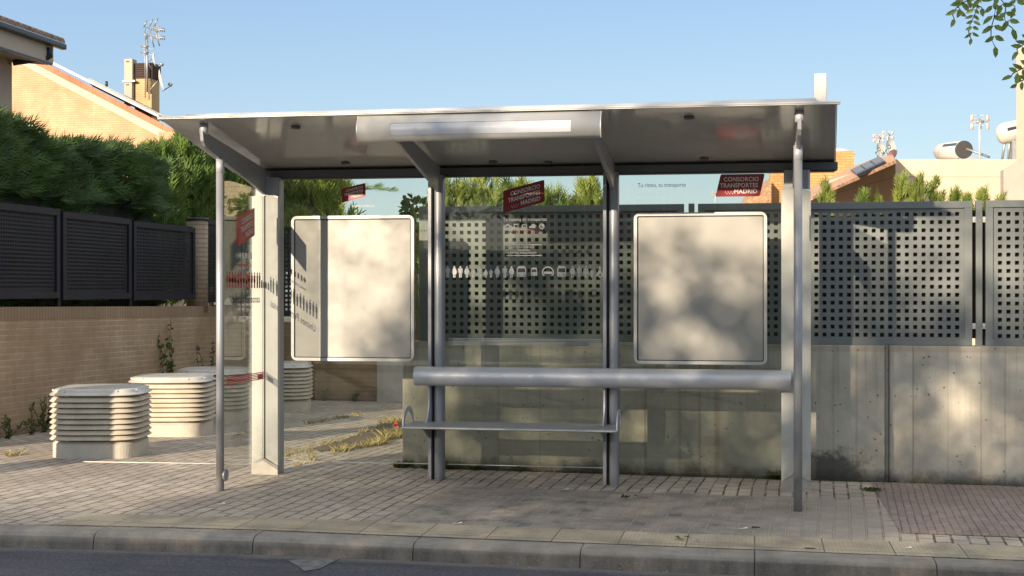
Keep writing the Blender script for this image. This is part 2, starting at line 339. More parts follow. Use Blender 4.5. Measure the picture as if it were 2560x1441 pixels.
# ------------------------------------------------------------------ helpers: meshes
class MB:
    def __init__(s): s.v = []; s.f = []; s.mi = []; s.ms = []; s.sm = []
    def mat(s, m):
        if m not in s.ms: s.ms.append(m)
        return s.ms.index(m)
    def add(s, vs, fs, m=0, smooth=False):
        b = len(s.v); s.v += [tuple(q) for q in vs]
        for f in fs: s.f.append([b+i for i in f]); s.mi.append(m); s.sm.append(smooth)
    def box(s, a, b, m=0):
        x0, y0, z0 = a; x1, y1, z1 = b
        s.add([(x0,y0,z0),(x1,y0,z0),(x1,y1,z0),(x0,y1,z0),(x0,y0,z1),(x1,y0,z1),(x1,y1,z1),(x0,y1,z1)],
              [(0,3,2,1),(4,5,6,7),(0,1,5,4),(1,2,6,5),(2,3,7,6),(3,0,4,7)], m)
    def hexa(s, p, m=0): s.add(p, [(0,3,2,1),(4,5,6,7),(0,1,5,4),(1,2,6,5),(2,3,7,6),(3,0,4,7)], m)
    def prism(s, pts, d, m=0, smooth=False):          # pts: closed 3D polygon, extruded by vector d
        n = len(pts); d = Vector(d); a = [Vector(p) for p in pts]
        s.add(a+[p+d for p in a], [tuple(range(n))[::-1], tuple(range(n, 2*n))], m)
        b = len(s.v)-2*n
        for i in range(n):
            j = (i+1) % n; s.f.append([b+i, b+j, b+n+j, b+n+i]); s.mi.append(m); s.sm.append(smooth)
    def tube(s, pts, r, n=10, m=0, caps=True, smooth=True):
        pts = [Vector(p) for p in pts]; rs = r if isinstance(r, (list, tuple)) else [r]*len(pts)
        rings = []; up = Vector((0, 0, 1))
        for i, p in enumerate(pts):
            d = (pts[min(i+1, len(pts)-1)]-pts[max(i-1, 0)]).normalized()
            a = up if abs(d.z) < .95 else Vector((0, 1, 0))
            x = d.cross(a).normalized(); y = x.cross(d)
            rings.append([p+(x*cos(t)+y*sin(t))*rs[i] for t in (2*pi*q/n for q in range(n))])
        b = len(s.v)
        for rg in rings: s.v += [tuple(q) for q in rg]
        for i in range(len(pts)-1):
            for j in range(n):
                k_ = (j+1) % n; s.f.append([b+i*n+j, b+i*n+k_, b+(i+1)*n+k_, b+(i+1)*n+j]); s.mi.append(m); s.sm.append(smooth)
        if caps:
            s.f.append([b+q for q in range(n)][::-1]); s.mi.append(m); s.sm.append(False)
            e = b+(len(pts)-1)*n; s.f.append([e+q for q in range(n)]); s.mi.append(m); s.sm.append(False)
    def build(s, name, mats, parent=None, bevel=0, fix=True):
        me = bpy.data.meshes.new(name); me.from_pydata(s.v, [], s.f)
        for m in (mats if isinstance(mats, (list, tuple)) else [mats]): me.materials.append(M[m] if isinstance(m, str) else m)
        me.polygons.foreach_set('material_index', s.mi); me.polygons.foreach_set('use_smooth', s.sm); me.update()
        if fix:
            bm = bmesh.new(); bm.from_mesh(me); bmesh.ops.recalc_face_normals(bm, faces=bm.faces); bm.to_mesh(me); bm.free()
        o = bpy.data.objects.new(name, me); COL.objects.link(o)
        if parent is not None:
            o.parent = parent; off = Vector((0, 0, 0)); q = parent
            while q is not None: off += Vector(q.location); q = q.parent
            if not parent.get('local'): o.location = -off
        if bevel:
            b = o.modifiers.new('bevel', 'BEVEL'); b.width = bevel; b.segments = 2; b.limit_method = 'ANGLE'
        return o
def tag(o, label=None, cat=None, group=None, kind=None):
    if label: o['label'] = label
    if cat: o['category'] = cat
    if group: o['group'] = group
    if kind: o['kind'] = kind
    return o
def thing(name, loc, label, cat, group=None, rz=0, local=False):
    o = bpy.data.objects.new(name, None); COL.objects.link(o); o.location = loc; o.rotation_euler.z = rz
    o.empty_display_size = .2
    if local: o['local'] = 1
    return tag(o, label, cat, group)
def copy_tree(o, parent=None):
    c = o.copy(); COL.objects.link(c); c.parent = parent
    for ch in list(o.children): copy_tree(ch, c)
    return c
_tx = {}
def text2d(body, size, bold=0, align='LEFT'):
    key = (body, bold)
    if key not in _tx:
        cu = bpy.data.curves.new('t', 'FONT'); cu.body = body; cu.size = 1; cu.offset = bold; cu.resolution_u = 3; cu.space_character = 1.05
        ob = bpy.data.objects.new('t', cu); COL.objects.link(ob)
        bpy.context.view_layer.update()
        me = bpy.data.meshes.new_from_object(ob.evaluated_get(bpy.context.evaluated_depsgraph_get()))
        vs = [(v.co.x, v.co.y) for v in me.vertices]; fs = [tuple(p.vertices) for p in me.polygons]
        bpy.data.objects.remove(ob); bpy.data.curves.remove(cu); bpy.data.meshes.remove(me)
        _tx[key] = (vs, fs)
    vs, fs = _tx[key]; wd = max(v[0] for v in vs); mn = min(v[0] for v in vs)
    dx = {'LEFT': -mn, 'RIGHT': -wd, 'CENTER': -(wd+mn)/2}[align]
    return [((x+dx)*size, y*size) for x, y in vs], fs, (wd-mn)*size

# ================================================================== SETTING
def kb(u): return 8.14+min(0, u+3.2)*.09
us = [-60, -30, -16, -14, -12, -10]+[-9+.5*i for i in range(25)]+[5, 9, 14, 30, 60]
def sheet(name, us, wfun0, wfun1, nw, dz, mat, kind='structure', zf=None):
    b = MB(); 
    for u in us:
        a0, a1 = wfun0(u), wfun1(u)
        for j in range(nw+1):
            w_ = a0+(a1-a0)*j/nw; b.v.append((u, w_, (zf(u, w_) if zf else G(u, w_))+dz))
    for i in range(len(us)-1):
        for j in range(nw):
            p = i*(nw+1)+j; b.f.append([p, p+nw+1, p+nw+2, p+1]); b.mi.append(0); b.sm.append(False)
    return tag(b.build(name, mat, fix=False), kind=kind)
sheet('pavement', us, kb, lambda u: 11.2, 4, 0, 'pavers')
b = MB()
for i in range(len(us)-1):
    if us[i] >= -2.9: break
o = sheet('rear_pavement', [-60, -30, -16, -14, -12, -10, -8, -6, -5, -4, -3, -2.8], lambda u: 11.2, lambda u: 20.2, 8, 0, 'pavers')
sheet('tactile_strip', [-4.35]+[-4+.5*i for i in range(20)]+[8, 14, 30], lambda u: kb(u)+.006, lambda u: kb(u)+.45, 2, .004, 'tactile')
sheet('red_pavement', [.9, 2, 4, 6, 9, 14, 30], lambda u: 8.9 + (.9-u)*0, lambda u: 11.2, 2, .004, 'red_pavers')
# kerb stones, one metre long, rounded lip
kp = MB(); prof = [(0, 0), (-.13, -.002), (-.165, -.012), (-.185, -.032), (-.20, -.115), (-.20, -.25), (0, -.25)]
kw = sorted(set([-40, -20, -12]+[-4.95+1.0*i-.05 for i in range(-5, 15)]+[14, 30, 60]))
for i in range(len(kw)-1):
    a, c_ = kw[i]+.0025, kw[i+1]-.0025
    jz = RND.uniform(-.002, .002)
    p0 = [(a, kb(a)+y, G(a, 8)+z+.001+jz) for y, z in prof]; p1 = [(c_, kb(c_)+y, G(c_, 8)+z+.001+jz) for y, z in prof]
    n = len(prof); kp.add(p0+p1, [tuple(range(n)), tuple(range(2*n-1, n-1, -1))]+[(j, n+j, n+(j+1) % n, (j+1) % n) for j in range(n)])
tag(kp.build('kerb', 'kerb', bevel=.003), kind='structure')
kj = MB(); 
kj.add([(u, kb(u)+y, G(u, 8)+z) for u in kw for y, z in ((0, -.006), (-.155, -.018), (-.195, -.12))], [(i*3+j, i*3+3+j, i*3+4+j, i*3+1+j) for i in range(len(kw)-1) for j in range(2)])
tag(kj.build('kerb_joint_bed', 'soil', fix=False), kind='structure')
RZ = -.108
sheet('road', us, lambda u: -3.9, lambda u: kb(u)-.198, 6, 0, 'asphalt', zf=lambda u, w_: G(u, 0)+RZ)
sheet('far_pavement', [-60, -30, -14, 0, 9, 14, 30, 60], lambda u: -14, lambda u: -4.0, 2, .12+RZ, 'concrete_plain', zf=lambda u, w_: G(u, 0))
gr = MB(); gr.add([(-600, -600, -.75), (600, -600, -.75), (600, 900, -.75), (-600, 900, -.75)], [(0, 1, 2, 3)]); tag(gr.build('ground', 'earth'), kind='structure')
gq = MB(); gq.box((-60, 20.2, -.7), (60, 70, -.2)); gq.box((-2.8, 11.5, -.7), (60, 20.2, -.1)); tag(gq.build('garden_ground', 'earth'), kind='structure')
p = MB(); q = [(718, 1400), (850, 1396), (800, 1421), (762, 1428), (744, 1415)]
def onroad(x, y):
    r = ray(x, y); t = 7.5
    for _ in range(30): t = (G(t*r.x, 0)+RZ+.004-EYE)/r.z
    return (t*r.x, t*r.y, G(t*r.x, 0)+RZ+.004)
p.add([onroad(*a) for a in q], [(0, 1, 2, 3, 4)]); tag(p.build('road_patch', 'patch'), kind='structure')
def ong(x, y, dz=0):
    r = ray(x, y); t = 9
    for _ in range(60): t = (G(t*r.x, t*r.y)-EYE)/r.z
    return Vector((t*r.x, t*r.y, G(t*r.x, t*r.y)+dz))
# broken strip of bare soil in the rear paving
p = MB(); q = [(780, 1122), (860, 1100), (940, 1068), (1015, 1050), (1015, 1084), (950, 1100), (880, 1122), (800, 1130)]
p.add([ong(*a, .005) for a in q], [tuple(range(8))]); tag(p.build('soil_strip', 'soil'), kind='structure')
# thin bright wire lying on the paving
a, b2 = ong(205, 1156, .006), ong(636, 1163, .006)
p = MB(); p.tube([a, (a+b2)/2+Vector((0, .01, 0)), b2], .0035, 6); tag(p.build('ground_wire', 'litter'), 'thin white wire lying straight across the paving left of the shelter', 'wire')

# ================================================================== BUS SHELTER
GL, GR = -3.89, .293
sh = thing('bus_shelter', ((GL+GR)/2, 10.1, 0), 'silver aluminium bus shelter with glass walls, tilted roof, bench and two blank poster boards', 'bus shelter')
# roof
def soff(w_): return 2.695-.152*(w_-9.2)
rf = MB(); W0, W1 = 9.19, 10.80
rf.hexa([(-4.155, W0, soff(W0)), (.522, W0, soff(W0)), (.604, W1, soff(W1)), (-4.24, W1, soff(W1)),
         (-4.155, W0, soff(W0)+.022), (.522, W0, soff(W0)+.022), (.604, W1, soff(W1)+.03), (-4.24, W1, soff(W1)+.03)])
roof = rf.build('roof', 'soffit', sh)
e = MB(); e.box((-4.165, W0-.035, 2.694), (.548, W0-.002, 2.714)); e.tube([(-4.165, W0-.03, 2.706), (.548, W0-.03, 2.706)], .009, 8); e.build('front_gutter', 'alu_light', roof, .002)
e = MB(); e.tube([(-3.985, 9.26, 2.713), (.40, 9.26, 2.722)], .027, 14); e.build('roof_tube', 'alu', roof)
e = MB(); e.hexa([(.524, W0, soff(W0)-.006), (.530, W0, soff(W0)-.006), (.612, W1, soff(W1)-.006), (.606, W1, soff(W1)-.006), (.524, W0, soff(W0)+.03), (.530, W0, soff(W0)+.03), (.612, W1, soff(W1)+.04), (.606, W1, soff(W1)+.04)]); e.build('side_edge', 'alu_light', roof)
e = MB(); e.box((.388, 9.30, 2.71), (.468, 9.36, 2.918)); e.build('roof_blade', 'alu_light', roof, .003)
for u_, w_ in ((-3.237, 9.44), (-3.19, 10.5), (-2.011, 10.55), (-1.583, 10.6), (-.438, 9.41), (-.376, 10.55)):
    e = MB(); z = soff(w_); e.tube([(u_, w_, z+.005), (u_, w_, z-.016), (u_, w_, z-.02)], [.034, .034, .026], 16); e.build('soffit_cap', 'lamp_cap', roof)
# rear beam
e = MB(); e.box((-3.96, 10.64, 2.392), (.618, 10.78, 2.452)); e.box((-3.96, 10.655, 2.382), (.60, 10.765, 2.3915)); e.build('rear_beam', 'beam', sh, .004)
# arms
def arm(u_, parent, th=.026):
    pr = [(9.29, 2.615), (9.32, 2.622), (9.45, 2.604), (10.58, 2.455), (10.58, 2.25), (10.27, 2.318), (9.61, 2.452), (9.42, 2.492), (9.34, 2.515), (9.30, 2.55)]
    e = MB(); e.prism([(u_-th/2, a, z) for a, z in pr], (th, 0, 0)); o = e.build('roof_arm', 'alu_dark', parent, .003)
    e = MB(); e.tube([(u_, 9.335, 2.60), (u_, 9.335, 2.672)], .031, 18); e.tube([(u_, 9.335, 2.664), (u_, 9.335, 2.6755)], .024, 18); e.build('arm_spigot', 'alu', o)
    return o
for u_ in (GL, -2.455, -1.075, GR): arm(u_, sh)
# front poles
for u_, zt in ((GL, 2.45), (GR, 2.475)):
    e = MB(); g = G(u_, 9.64); e.tube([(u_, 9.64, g-.05), (u_, 9.64, zt)], .0295, 24)
    o = e.build('pole', 'alu_dark', sh)
    e = MB(); e.tube([(u_, 9.64, zt-.10), (u_, 9.64, zt+.004)], .0305, 24); e.tube([(u_-.005, 9.675, zt-.12), (u_-.005, 9.675, zt+.03)], .014, 10); e.build('pole_collar', 'alu', o)
e = MB(); g = G(GL, 9.66); e.tube([(GL+.022, 9.665, g+.115), (GL+.040, 9.665, g+.115)], .045, 20); e.build('base_disc', 'alu_dark', sh, .003)
# back posts: slim fin, dark slot, rounded profile
def post(u0, parent):
    g = G(u0, 10.6)-.03; e = MB()
    e.box((u0, 10.555, g), (u0+.026, 10.66, 2.39)); 
    e.add([], [])
    n = 10; pts = [(u0+.044, 10.66)]+[(u0+.044+.036*(1-cos(pi*i/n)), 10.60-.045*sin(pi*i/n)**.7) for i in range(n+1)]+[(u0+.116, 10.66)]
    e.prism([(a, c_, g) for a, c_ in pts], (0, 0, 2.39-g), 0, True)
    o = e.build('back_post', 'alu_dark', parent, .002)
    e = MB(); e.box((u0+.0262, 10.60, g), (u0+.0438, 10.655, 2.38)); e.build('post_slot', 'black', o)
    return o
PA, PB = -2.533, -1.150
pa, pb = post(PA, sh), post(PB, sh)
# end columns
def column(g_, parent):
    g = G(g_, 10.6)-.04; a, c_ = g_-.095, g_+.122; F = 10.545; mid = g_+.008
    e = MB()   # inner column
    e.prism([(a+.02, F+.02, g), (c_-.015, F+.02, g), (c_-.002, F+.05, g), (c_-.002, 10.70, g), (a+.02, 10.70, g)], (0, 0, 2.39-g)); o = e.build('end_column', 'alu_dark', parent, .004)
    zt = 2.235; zb = g+.145
    for s_, (x0, x1) in enumerate(((a, mid-.006), (mid+.006, c_))):
        e = MB(); n = 6; fr = []
        for i in range(n+1):
            t = i/n; x = x0+(x1-x0)*t; k2 = t if s_ == 0 else 1-t
            fr.append((x, F+.012*k2*k2))
        zz0 = [zb+(.035 if (s_ == 0) == (i == n) or (s_ == 1 and i == 0) else 0) for i in range(n+1)]
        vs = []
        for i, (x, y) in enumerate(fr):
            t = i/n; k2 = t if s_ == 0 else 1-t
            vs += [(x, y, zb-.03+.06*k2), (x, y, zt+.01*sin(pi*t))]
        for i, (x, y) in enumerate(fr): vs += [(x, F+.045, vs[2*i][2]), (x, F+.045, vs[2*i+1][2])]
        m_ = 2*(n+1); fs = []
        for i in range(n):
            fs += [(2*i, 2*i+2, 2*i+3, 2*i+1), (m_+2*i, m_+2*i+1, m_+2*i+3, m_+2*i+2), (2*i+1, 2*i+3, m_+2*i+3, m_+2*i+1), (2*i, m_+2*i, m_+2*i+2, 2*i+2)]
        fs += [(0, 1, m_+1, m_), (2*n, m_+2*n, m_+2*n+1, 2*n+1)]
        e.add(vs, fs, 0, False); e.build('column_cover', 'cover', o)
    e = MB(); e.prism([(a-.004, F-.004, g), (c_+.003, F-.004, g), (c_+.003, F+.03, g), (a-.004, F+.03, g)], (0, 0, .001))
    e = MB(); yb = F-.004
    e.prism([(a-.004, yb, g), (c_+.001, yb, g), (c_+.001, yb, zb-.034), (mid, yb, zb+.026), (a-.004, yb, zb-.034)], (0, .03, 0)); e.build('column_foot', 'foot', o, .002)
    e = MB(); e.box((mid-.0055, F+.010, zb), (mid+.0055, F+.044, zt+.008)); e.build('column_seam', 'black', o)
    return o
cl_, cr_ = column(GL, sh), column(GR, sh)
# glass panes
GW = 10.70
def pane(a, c_, z0, z1, name='glass_pane'):
    e = MB(); e.box((a, GW, z0), (c_, GW+.008, z1)); return e.build(name, 'glass', sh)
g1 = pane(GL+.02, PA+.06, .10, 2.385); g2 = pane(PA+.064, PB+.06, .10, 2.385); g3 = pane(PB+.064, GR+.02, .075, 2.385)
for g_p, a, c_ in ((g1, GL+.13, PA), (g2, PA+.12, PB)):
    e = MB(); e.box((a, GW-.001, .094), (c_, GW+.009, .0995)); e.build('pane_edge_glint', 'steel_white', g_p)  # white strip paints the sunlit lower rim of the pane
e = MB(); e.hexa([(GL, 9.72, .115), (GL+.008, 9.72, .115), (GL+.008, 10.555, .115), (GL, 10.555, .115), (GL, 9.72, 2.31), (GL+.008, 9.72, 2.31), (GL+.008, 10.555, 2.285), (GL, 10.555, 2.285)]); gsL = e.build('side_glass', 'glass_side', sh)
e = MB(); e.hexa([(GR, 9.72, .09), (GR+.008, 9.72, .09), (GR+.008, 10.555, .09), (GR, 10.555, .09), (GR, 9.72, 2.31), (GR+.008, 9.72, 2.31), (GR+.008, 10.555, 2.285), (GR, 10.555, 2.285)]); gsR = e.build('side_glass', 'glass_side', sh)
# poster boards
def poster(x0, x1):
    z0, z1, r = .912, 2.082, .05; F = 10.655
    def rr(x0, x1, z0, z1, r, y):
        o = []
        for cx, cz, a0 in ((x1-r, z0+r, -pi/2), (x1-r, z1-r, 0), (x0+r, z1-r, pi/2), (x0+r, z0+r, pi)):
            for i in range(7): a = a0+pi/2*i/6; o.append((cx+r*cos(a), y, cz+r*sin(a)))
        return o
    e = MB(); outer = rr(x0, x1, z0, z1, r, F); inner = rr(x0+.026, x1-.026, z0+.026, z1-.026, .012, F)
    n = len(outer); e.v += outer+inner+[(a, F+.035, c_) for a, _, c_ in outer]+[(a, F+.012, c_) for a, _, c_ in inner]
    for i in range(n):
        j = (i+1) % n
        for q in ((i, j, n+j, n+i), (i, 2*n+i, 2*n+j, j), (n+i, n+j, 3*n+j, 3*n+i)): e.f.append(list(q)); e.mi.append(0); e.sm.append(False)
    e.f.append([2*n+i for i in range(n)]); e.mi.append(0); e.sm.append(False)
    fr = e.build('poster_board', 'alu_light', sh, .0015)
    e = MB(); e.prism(rr(x0+.0265, x1-.0265, z0+.0265, z1-.0265, .011, F+.009), (0, .004, 0)); e.build('board_gasket', 'black', fr)
    e = MB(); e.prism(rr(x0+.036, x1-.032, z0+.033, z1-.036, .008, F+.003), (0, .005, 0)); e.build('board_face', 'board', fr)
poster(-3.695, -2.672); poster(-.922, .094)
# header sign box
e = MB(); U0, U1 = -2.69, -1.012; zb_, zt_ = 2.507, 2.683; n = 10
pts = [(U0, 9.17-.055*sin(pi*(.12+.88*i/n))**.8 if i < n else 9.155, zb_+(zt_-zb_)*i/n) for i in range(n+1)]+[(U0, 9.185, zt_), (U0, 9.185, zb_)]
e.prism(pts, (U1-U0, 0, 0), 0, True); sb = e.build('header_box', 'alu_light', sh)
def hb_w(z): 
    t = (z-zb_)/(zt_-zb_); return 9.17-.055*sin(pi*(.12+.88*t))**.8
e = MB(); za, zc = 2.545, 2.625
vs = []; n = 6
for dz_, eps in ((0, .0030),):
    for i in range(n+1):
        z = za+(zc-za)*i/n; vs += [(-2.449, hb_w(z)-.003, z), (-1.208, hb_w(z)-.003, z)]
e.add(vs, [(2*i, 2*i+1, 2*i+3, 2*i+2) for i in range(n)], 0, True); e.build('sign_face', 'white_panel', sb, fix=False)
e = MB(); e.box((-2.452, hb_w(zc)-.004, zc-.001), (-1.206, hb_w(zc), zc+.002)); e.box((-2.453, hb_w(zc)-.004, za), (-2.449, hb_w(zc), zc)); e.build('sign_inset_shade', 'lamp_cap', sb)  # dark top and left strips paint the shade of an inset face
for x in (U0-.004, U1): 
    e = MB(); e.prism([(x, a[1]-.002, a[2]) for a in pts], (.004, 0, 0)); e.build('end_plate', 'alu', sb)
# backrest tube
e = MB(); TR = .075; tc = (10.47, .812)
e.tube([(-2.615, tc[0], tc[1]), (.268, tc[0], tc[1])], TR, 40); bt = e.build('backrest_tube', 'alu', sh, .004)
# bench
s0, s1 = -2.650, -1.010; ZS = .447
pr = [(10.18, -.022), (10.168, -.012), (10.17, -.003), (10.185, 0), (10.28, .002), (10.54, .006), (10.545, -.006), (10.28, -.012), (10.21, -.018)]
bn = MB(); bn.prism([(s0, a, ZS+z) for a, z in pr], (s1-s0, 0, 0)); seat = bn.build('bench_seat', 'alu_dark', sh, .002)
e = MB(); e.box((s0+.002, 10.1660, ZS-.015), (s1-.002, 10.1690, ZS-.005)); e.build('seat_nosing', 'alu_light', seat)
for u_ in (s0+.004, s1-.002):                      # arched end guards
    e = MB(); n = 14; o1 = []; i1 = []
    for i in range(n+1):
        a = pi*i/n; o1.append((10.345-.165*cos(a), ZS-.01+.150*sin(a)**.8)); i1.append((10.352-.120*cos(a), ZS-.01+.108*sin(a)**.8))
    vs = [(u_, a, z) for a, z in o1]+[(u_, a, z) for a, z in i1]+[(u_+.010, a, z) for a, z in o1]+[(u_+.010, a, z) for a, z in i1]; m_ = n+1; fs = []
    for i in range(n): fs += [(i, i+1, m_+i+1, m_+i), (2*m_+i, 3*m_+i, 3*m_+i+1, 2*m_+i+1), (i, 2*m_+i, 2*m_+i+1, i+1), (m_+i, m_+i+1, 3*m_+i+1, 3*m_+i)]
    fs += [(0, m_, 3*m_, 2*m_), (n, 2*m_+n, 3*m_+n, m_+n)]
    e.add(vs, fs); e.build('armrest', 'alu', seat)
for u0 in (PA, PB):                                # curved bracket above, gusset below
    e = MB(); pts = [(10.556, .74), (10.545, .74)]; n = 10
    for i in range(n+1): t = i/n; pts.append((10.535-.10*t**2.6, .70-(.70-ZS-.004)*t**.8))
    pts += [(10.47, ZS), (10.556, ZS)]
    e.prism([(u0+.008, a, z) for a, z in pts], (.010, 0, 0)); e.build('seat_bracket', 'alu', seat)
    e = MB(); e.prism([(u0+.008, 10.27, ZS-.012), (u0+.008, 10.556, ZS-.012), (u0+.008, 10.556, ZS-.125), (u0+.008, 10.53, ZS-.125)], (.010, 0, 0)); e.box((u0-.05, 10.25, ZS-.022), (u0+.03, 10.29, ZS-.012)); e.build('seat_gusset', 'alu_dark', seat)

# ---- decals on the glass
DY = GW-.003
def txt(mb, body, size, x, z, m, bold=0, align='LEFT', y=DY, xs=1, f=None):
    v, fs, _ = text2d(body, size, bold, align)
    if f is None: f = lambda a, c_: (a, y, c_)
    mb.add([f(x+a*xs, z+c_) for a, c_ in v], fs, m)
def logo(mb, x0, zt, wd, ht, skew, f, sl=.25, m_red=0, m_w=1):
    """red slanted badge; skew: vertical rise across its width"""
    P_ = lambda a, c_, k=0: f(x0+a, zt+c_+skew*(a/wd), k)
    r = .008; s_ = sl*ht
    q = [(s_+r, 0), (wd-r, 0), (wd, -r), (wd-s_+.3*r, -ht+r), (wd-s_-r, -ht), (r, -ht), (0, -ht+r), (s_, -r)]
    mb.add([P_(a, c_) for a, c_ in q], [tuple(range(8))], m_red)
    th = ht*.25; xr = wd*.90
    for i, (t, ww, al) in enumerate((('CONSORCIO', .72, 'RIGHT'), ('TRANSPORTES', .78, 'RIGHT'), ('MADRID', .47, 'RIGHT'))):
        v, fs, w0 = text2d(t, 1, .028, 'RIGHT'); sx = wd*ww/w0; zz = -ht*(.32+.27*i); xx = xr-s_*(.30+.27*i)*.6
        mb.add([P_(xx+a*sx, zz+c_*th/.73*.78, -.0012) for a, c_ in v], fs, m_w)
    for i in range(4):
        for j in range(2 if i < 3 else 1):
            cx = wd*.20+i*wd*.058+(j*wd*.029); cz = -ht*(.795+.075*j); rr_ = wd*.014
            mb.add([P_(cx+rr_*cos(a), cz+rr_*sin(a), -.0012) for a in [pi/2+2*pi*q/5*2 for q in range(5)]], [(0, 1, 2, 3, 4)], m_w) if False else \
            mb.add([P_(cx+(rr_ if q % 2 == 0 else rr_*.5)*cos(pi/2+pi*q/5), cz+(rr_ if q % 2 == 0 else rr_*.5)*sin(pi/2+pi*q/5), -.0012) for q in range(10)], [tuple(range(10))], m_w)
fG = lambda a, c_, k=0: (a, DY+k, c_)
e = MB(); logo(e, -3.284, 2.300, .200, .112, .046, fG, 0); e.build('logo_decal', ['red', 'white_ink'], g1, fix=False)
e = MB(); txt(e, 'www.crtm.es', .034, -3.197, 2.152, 0, f=lambda a, c_: (a, DY, c_)); e.build('web_decal', ['grey_ink'], g1, fix=False)
e = MB(); logo(e, -1.957, 2.268, .329, .176, .084, fG, 0); e.build('logo_decal', ['red', 'white_ink'], g2, fix=False)
e = MB(); logo(e, -.295, 2.374, .370, .172, 0, fG, .21); e.build('logo_decal', ['red', 'white_ink'], g3, fix=False)
e = MB(); txt(e, 'Tu ritmo, tu transporte', .046, -.894, 2.283, 0, xs=.80); e.build('slogan_decal', ['dark_ink'], g3, fix=False)
e = MB(); txt(e, 'Tu sistema de transportes', .040, -1.957, 2.028, 0, .008, xs=.78)
def poly(mb, pts, cx, cz, sc, m=0, dy=0): mb.add([(cx+a*sc, DY-dy, cz+c_*sc) for a, c_ in pts], [tuple(range(len(pts)))], m)
def disc(mb, cx, cz, r, m=0, n=14, dy=0): mb.add([(cx+r*cos(2*pi*i/n), DY-dy, cz+r*sin(2*pi*i/n)) for i in range(n)], [tuple(range(n))], m)
iz = 1.985
poly(e, [(-.5, 0), (0, -.34), (.5, 0), (0, .34)], -1.921, iz, .07); poly(e, [(-.22, 0), (0, -.1), (.22, 0), (0, .1)], -1.921, iz, .06, 2, .001)
poly(e, [(-.4, -.5), (.4, -.5), (.4, .5), (-.4, .5)], -1.853, iz, .044); poly(e, [(-.28, -.1), (.28, -.1), (.28, .3), (-.28, .3)], -1.853, iz, .044, 2, .001)
poly(e, [(-.5, -.4), (.5, -.4), (.5, .2), (.3, .4), (-.3, .4), (-.5, .2)], -1.787, iz, .044); poly(e, [(-.3, -.05), (.3, -.05), (.25, .2), (-.25, .2)], -1.787, iz, .044, 2, .001)
poly(e, [(-.7, -.3), (.5, -.35), (.5, .05), (.8, .1), (.2, .5), (-.2, .35), (-.4, .1), (-.7, .05)], -1.72, iz, .040)
disc(e, -1.648, iz, .022); disc(e, -1.648, iz, .013, 2, 14, .001); disc(e, -1.644, iz+.004, .008, 0, 12, .002)
txt(e, 'www.crtm.es', .048, -1.931, 1.930, 1, .01, xs=.93)
def bar(mb, x0, x1, z0, z1, m=0): mb.add([(x0, DY, z0), (x1, DY, z0), (x1, DY, z1), (x0, DY, z1)], [(0, 1, 2, 3)], m)
bar(e, -1.931, -1.65, 1.838, 1.843); bar(e, -1.931, -1.65, 1.754, 1.759)
txt(e, 'PROHIBIDO FIJAR CARTELES', .022, -1.927, 1.815, 0, .01, xs=.75); txt(e, 'RESPONSABLE', .019, -1.79, 1.793, 0, .01, 'CENTER', xs=.8); txt(e, 'LA EMPRESA ANUNCIADORA', .022, -1.927, 1.77, 0, .01, xs=.79)
# row of pictograms
def person_i(x, z, h, m=0, skirt=False, dy=0):
    disc(e, x, z+h*.90, h*.085, m, 12, dy)
    if skirt:
        pts = [(-.02, .80), (.13, .80), (.26, .45), (.20, .42), (.155, .55), (.21, .30), (.10, .30), (.10, 0), (.02, 0), (.02, .28), (-.02, .28), (-.02, 0), (-.10, 0), (-.10, .30), (-.21, .30), (-.155, .55), (-.20, .42), (-.26, .45), (-.13, .80)]
    else:
        pts = [(.16, .80), (.21, .75), (.21, .42), (.15, .42), (.14, .65), (.12, .65), (.12, 0), (.015, 0), (.015, .4), (-.015, .4), (-.015, 0), (-.12, 0), (-.12, .65), (-.14, .65), (-.15, .42), (-.21, .42), (-.21, .75), (-.16, .80)]
    e.add([(x+a*h, DY-dy, z+c_*h) for a, c_ in pts], [tuple(range(len(pts)))], m)
def vehicle(x, z, wd, h, kind):
    if kind == 'sign':
        n = 20; vs = []; fs = []
        for i in range(n+1):
            a = pi*1.25-(pi*1.5)*i/n
            vs += [(x+wd/2*cos(a), DY, z+h*.45+wd/2*sin(a)*.95), (x+wd*.40*cos(a), DY, z+h*.45+wd*.40*sin(a)*.95)]
        e.add(vs, [(2*i, 2*i+1, 2*i+3, 2*i+2) for i in range(n)], 3); bar(e, x-wd*.34, x+wd*.34, z+h*.3, z+h*.5, 3); return
    poly(e, [(-.5, .05), (-.42, 0), (.42, 0), (.5, .05), (.5, .75), (.36, 1), (-.36, 1), (-.5, .75)], x, z, 1, 3) if False else \
    e.add([(x+a*wd, DY, z+c_*h) for a, c_ in [(-.5, .12), (-.42, .05), (.42, .05), (.5, .12), (.5, .75), (.36, .98), (-.36, .98), (-.5, .75)]], [tuple(range(8))], 3)
    e.add([(x+a*wd, DY-.001, z+c_*h) for a, c_ in [(-.40, .45), (.40, .45), (.36, .78), (-.36, .78)]], [(0, 1, 2, 3)], 2)
    for sx in (-.34, .24): e.add([(x+a*wd, DY-.001, z+c_*h) for a, c_ in [(sx, .14), (sx+.1, .14), (sx+.1, .26), (sx, .26)]], [(0, 1, 2, 3)], 2)
zf = 1.583; H_ = .092
for i, (x, h, sk) in enumerate([(-2.405, 1, 0), (-2.352, 1, 1), (-2.303, 1, 0), (-2.250, 1, 1), (-2.197, .78, 0), (-2.147, 1, 0), (-2.098, .76, 1), (-2.055, .76, 0), (-2.004, 1, 1), (-1.944, 1, 0), (-1.890, 1, 1), (-1.405, 1, 1), (-1.352, 1, 0), (-1.300, 1, 1), (-1.252, .72, 0)]):
    person_i(x, zf-(.00008*i), H_*h, 0 if i < 11 else 3, bool(sk))
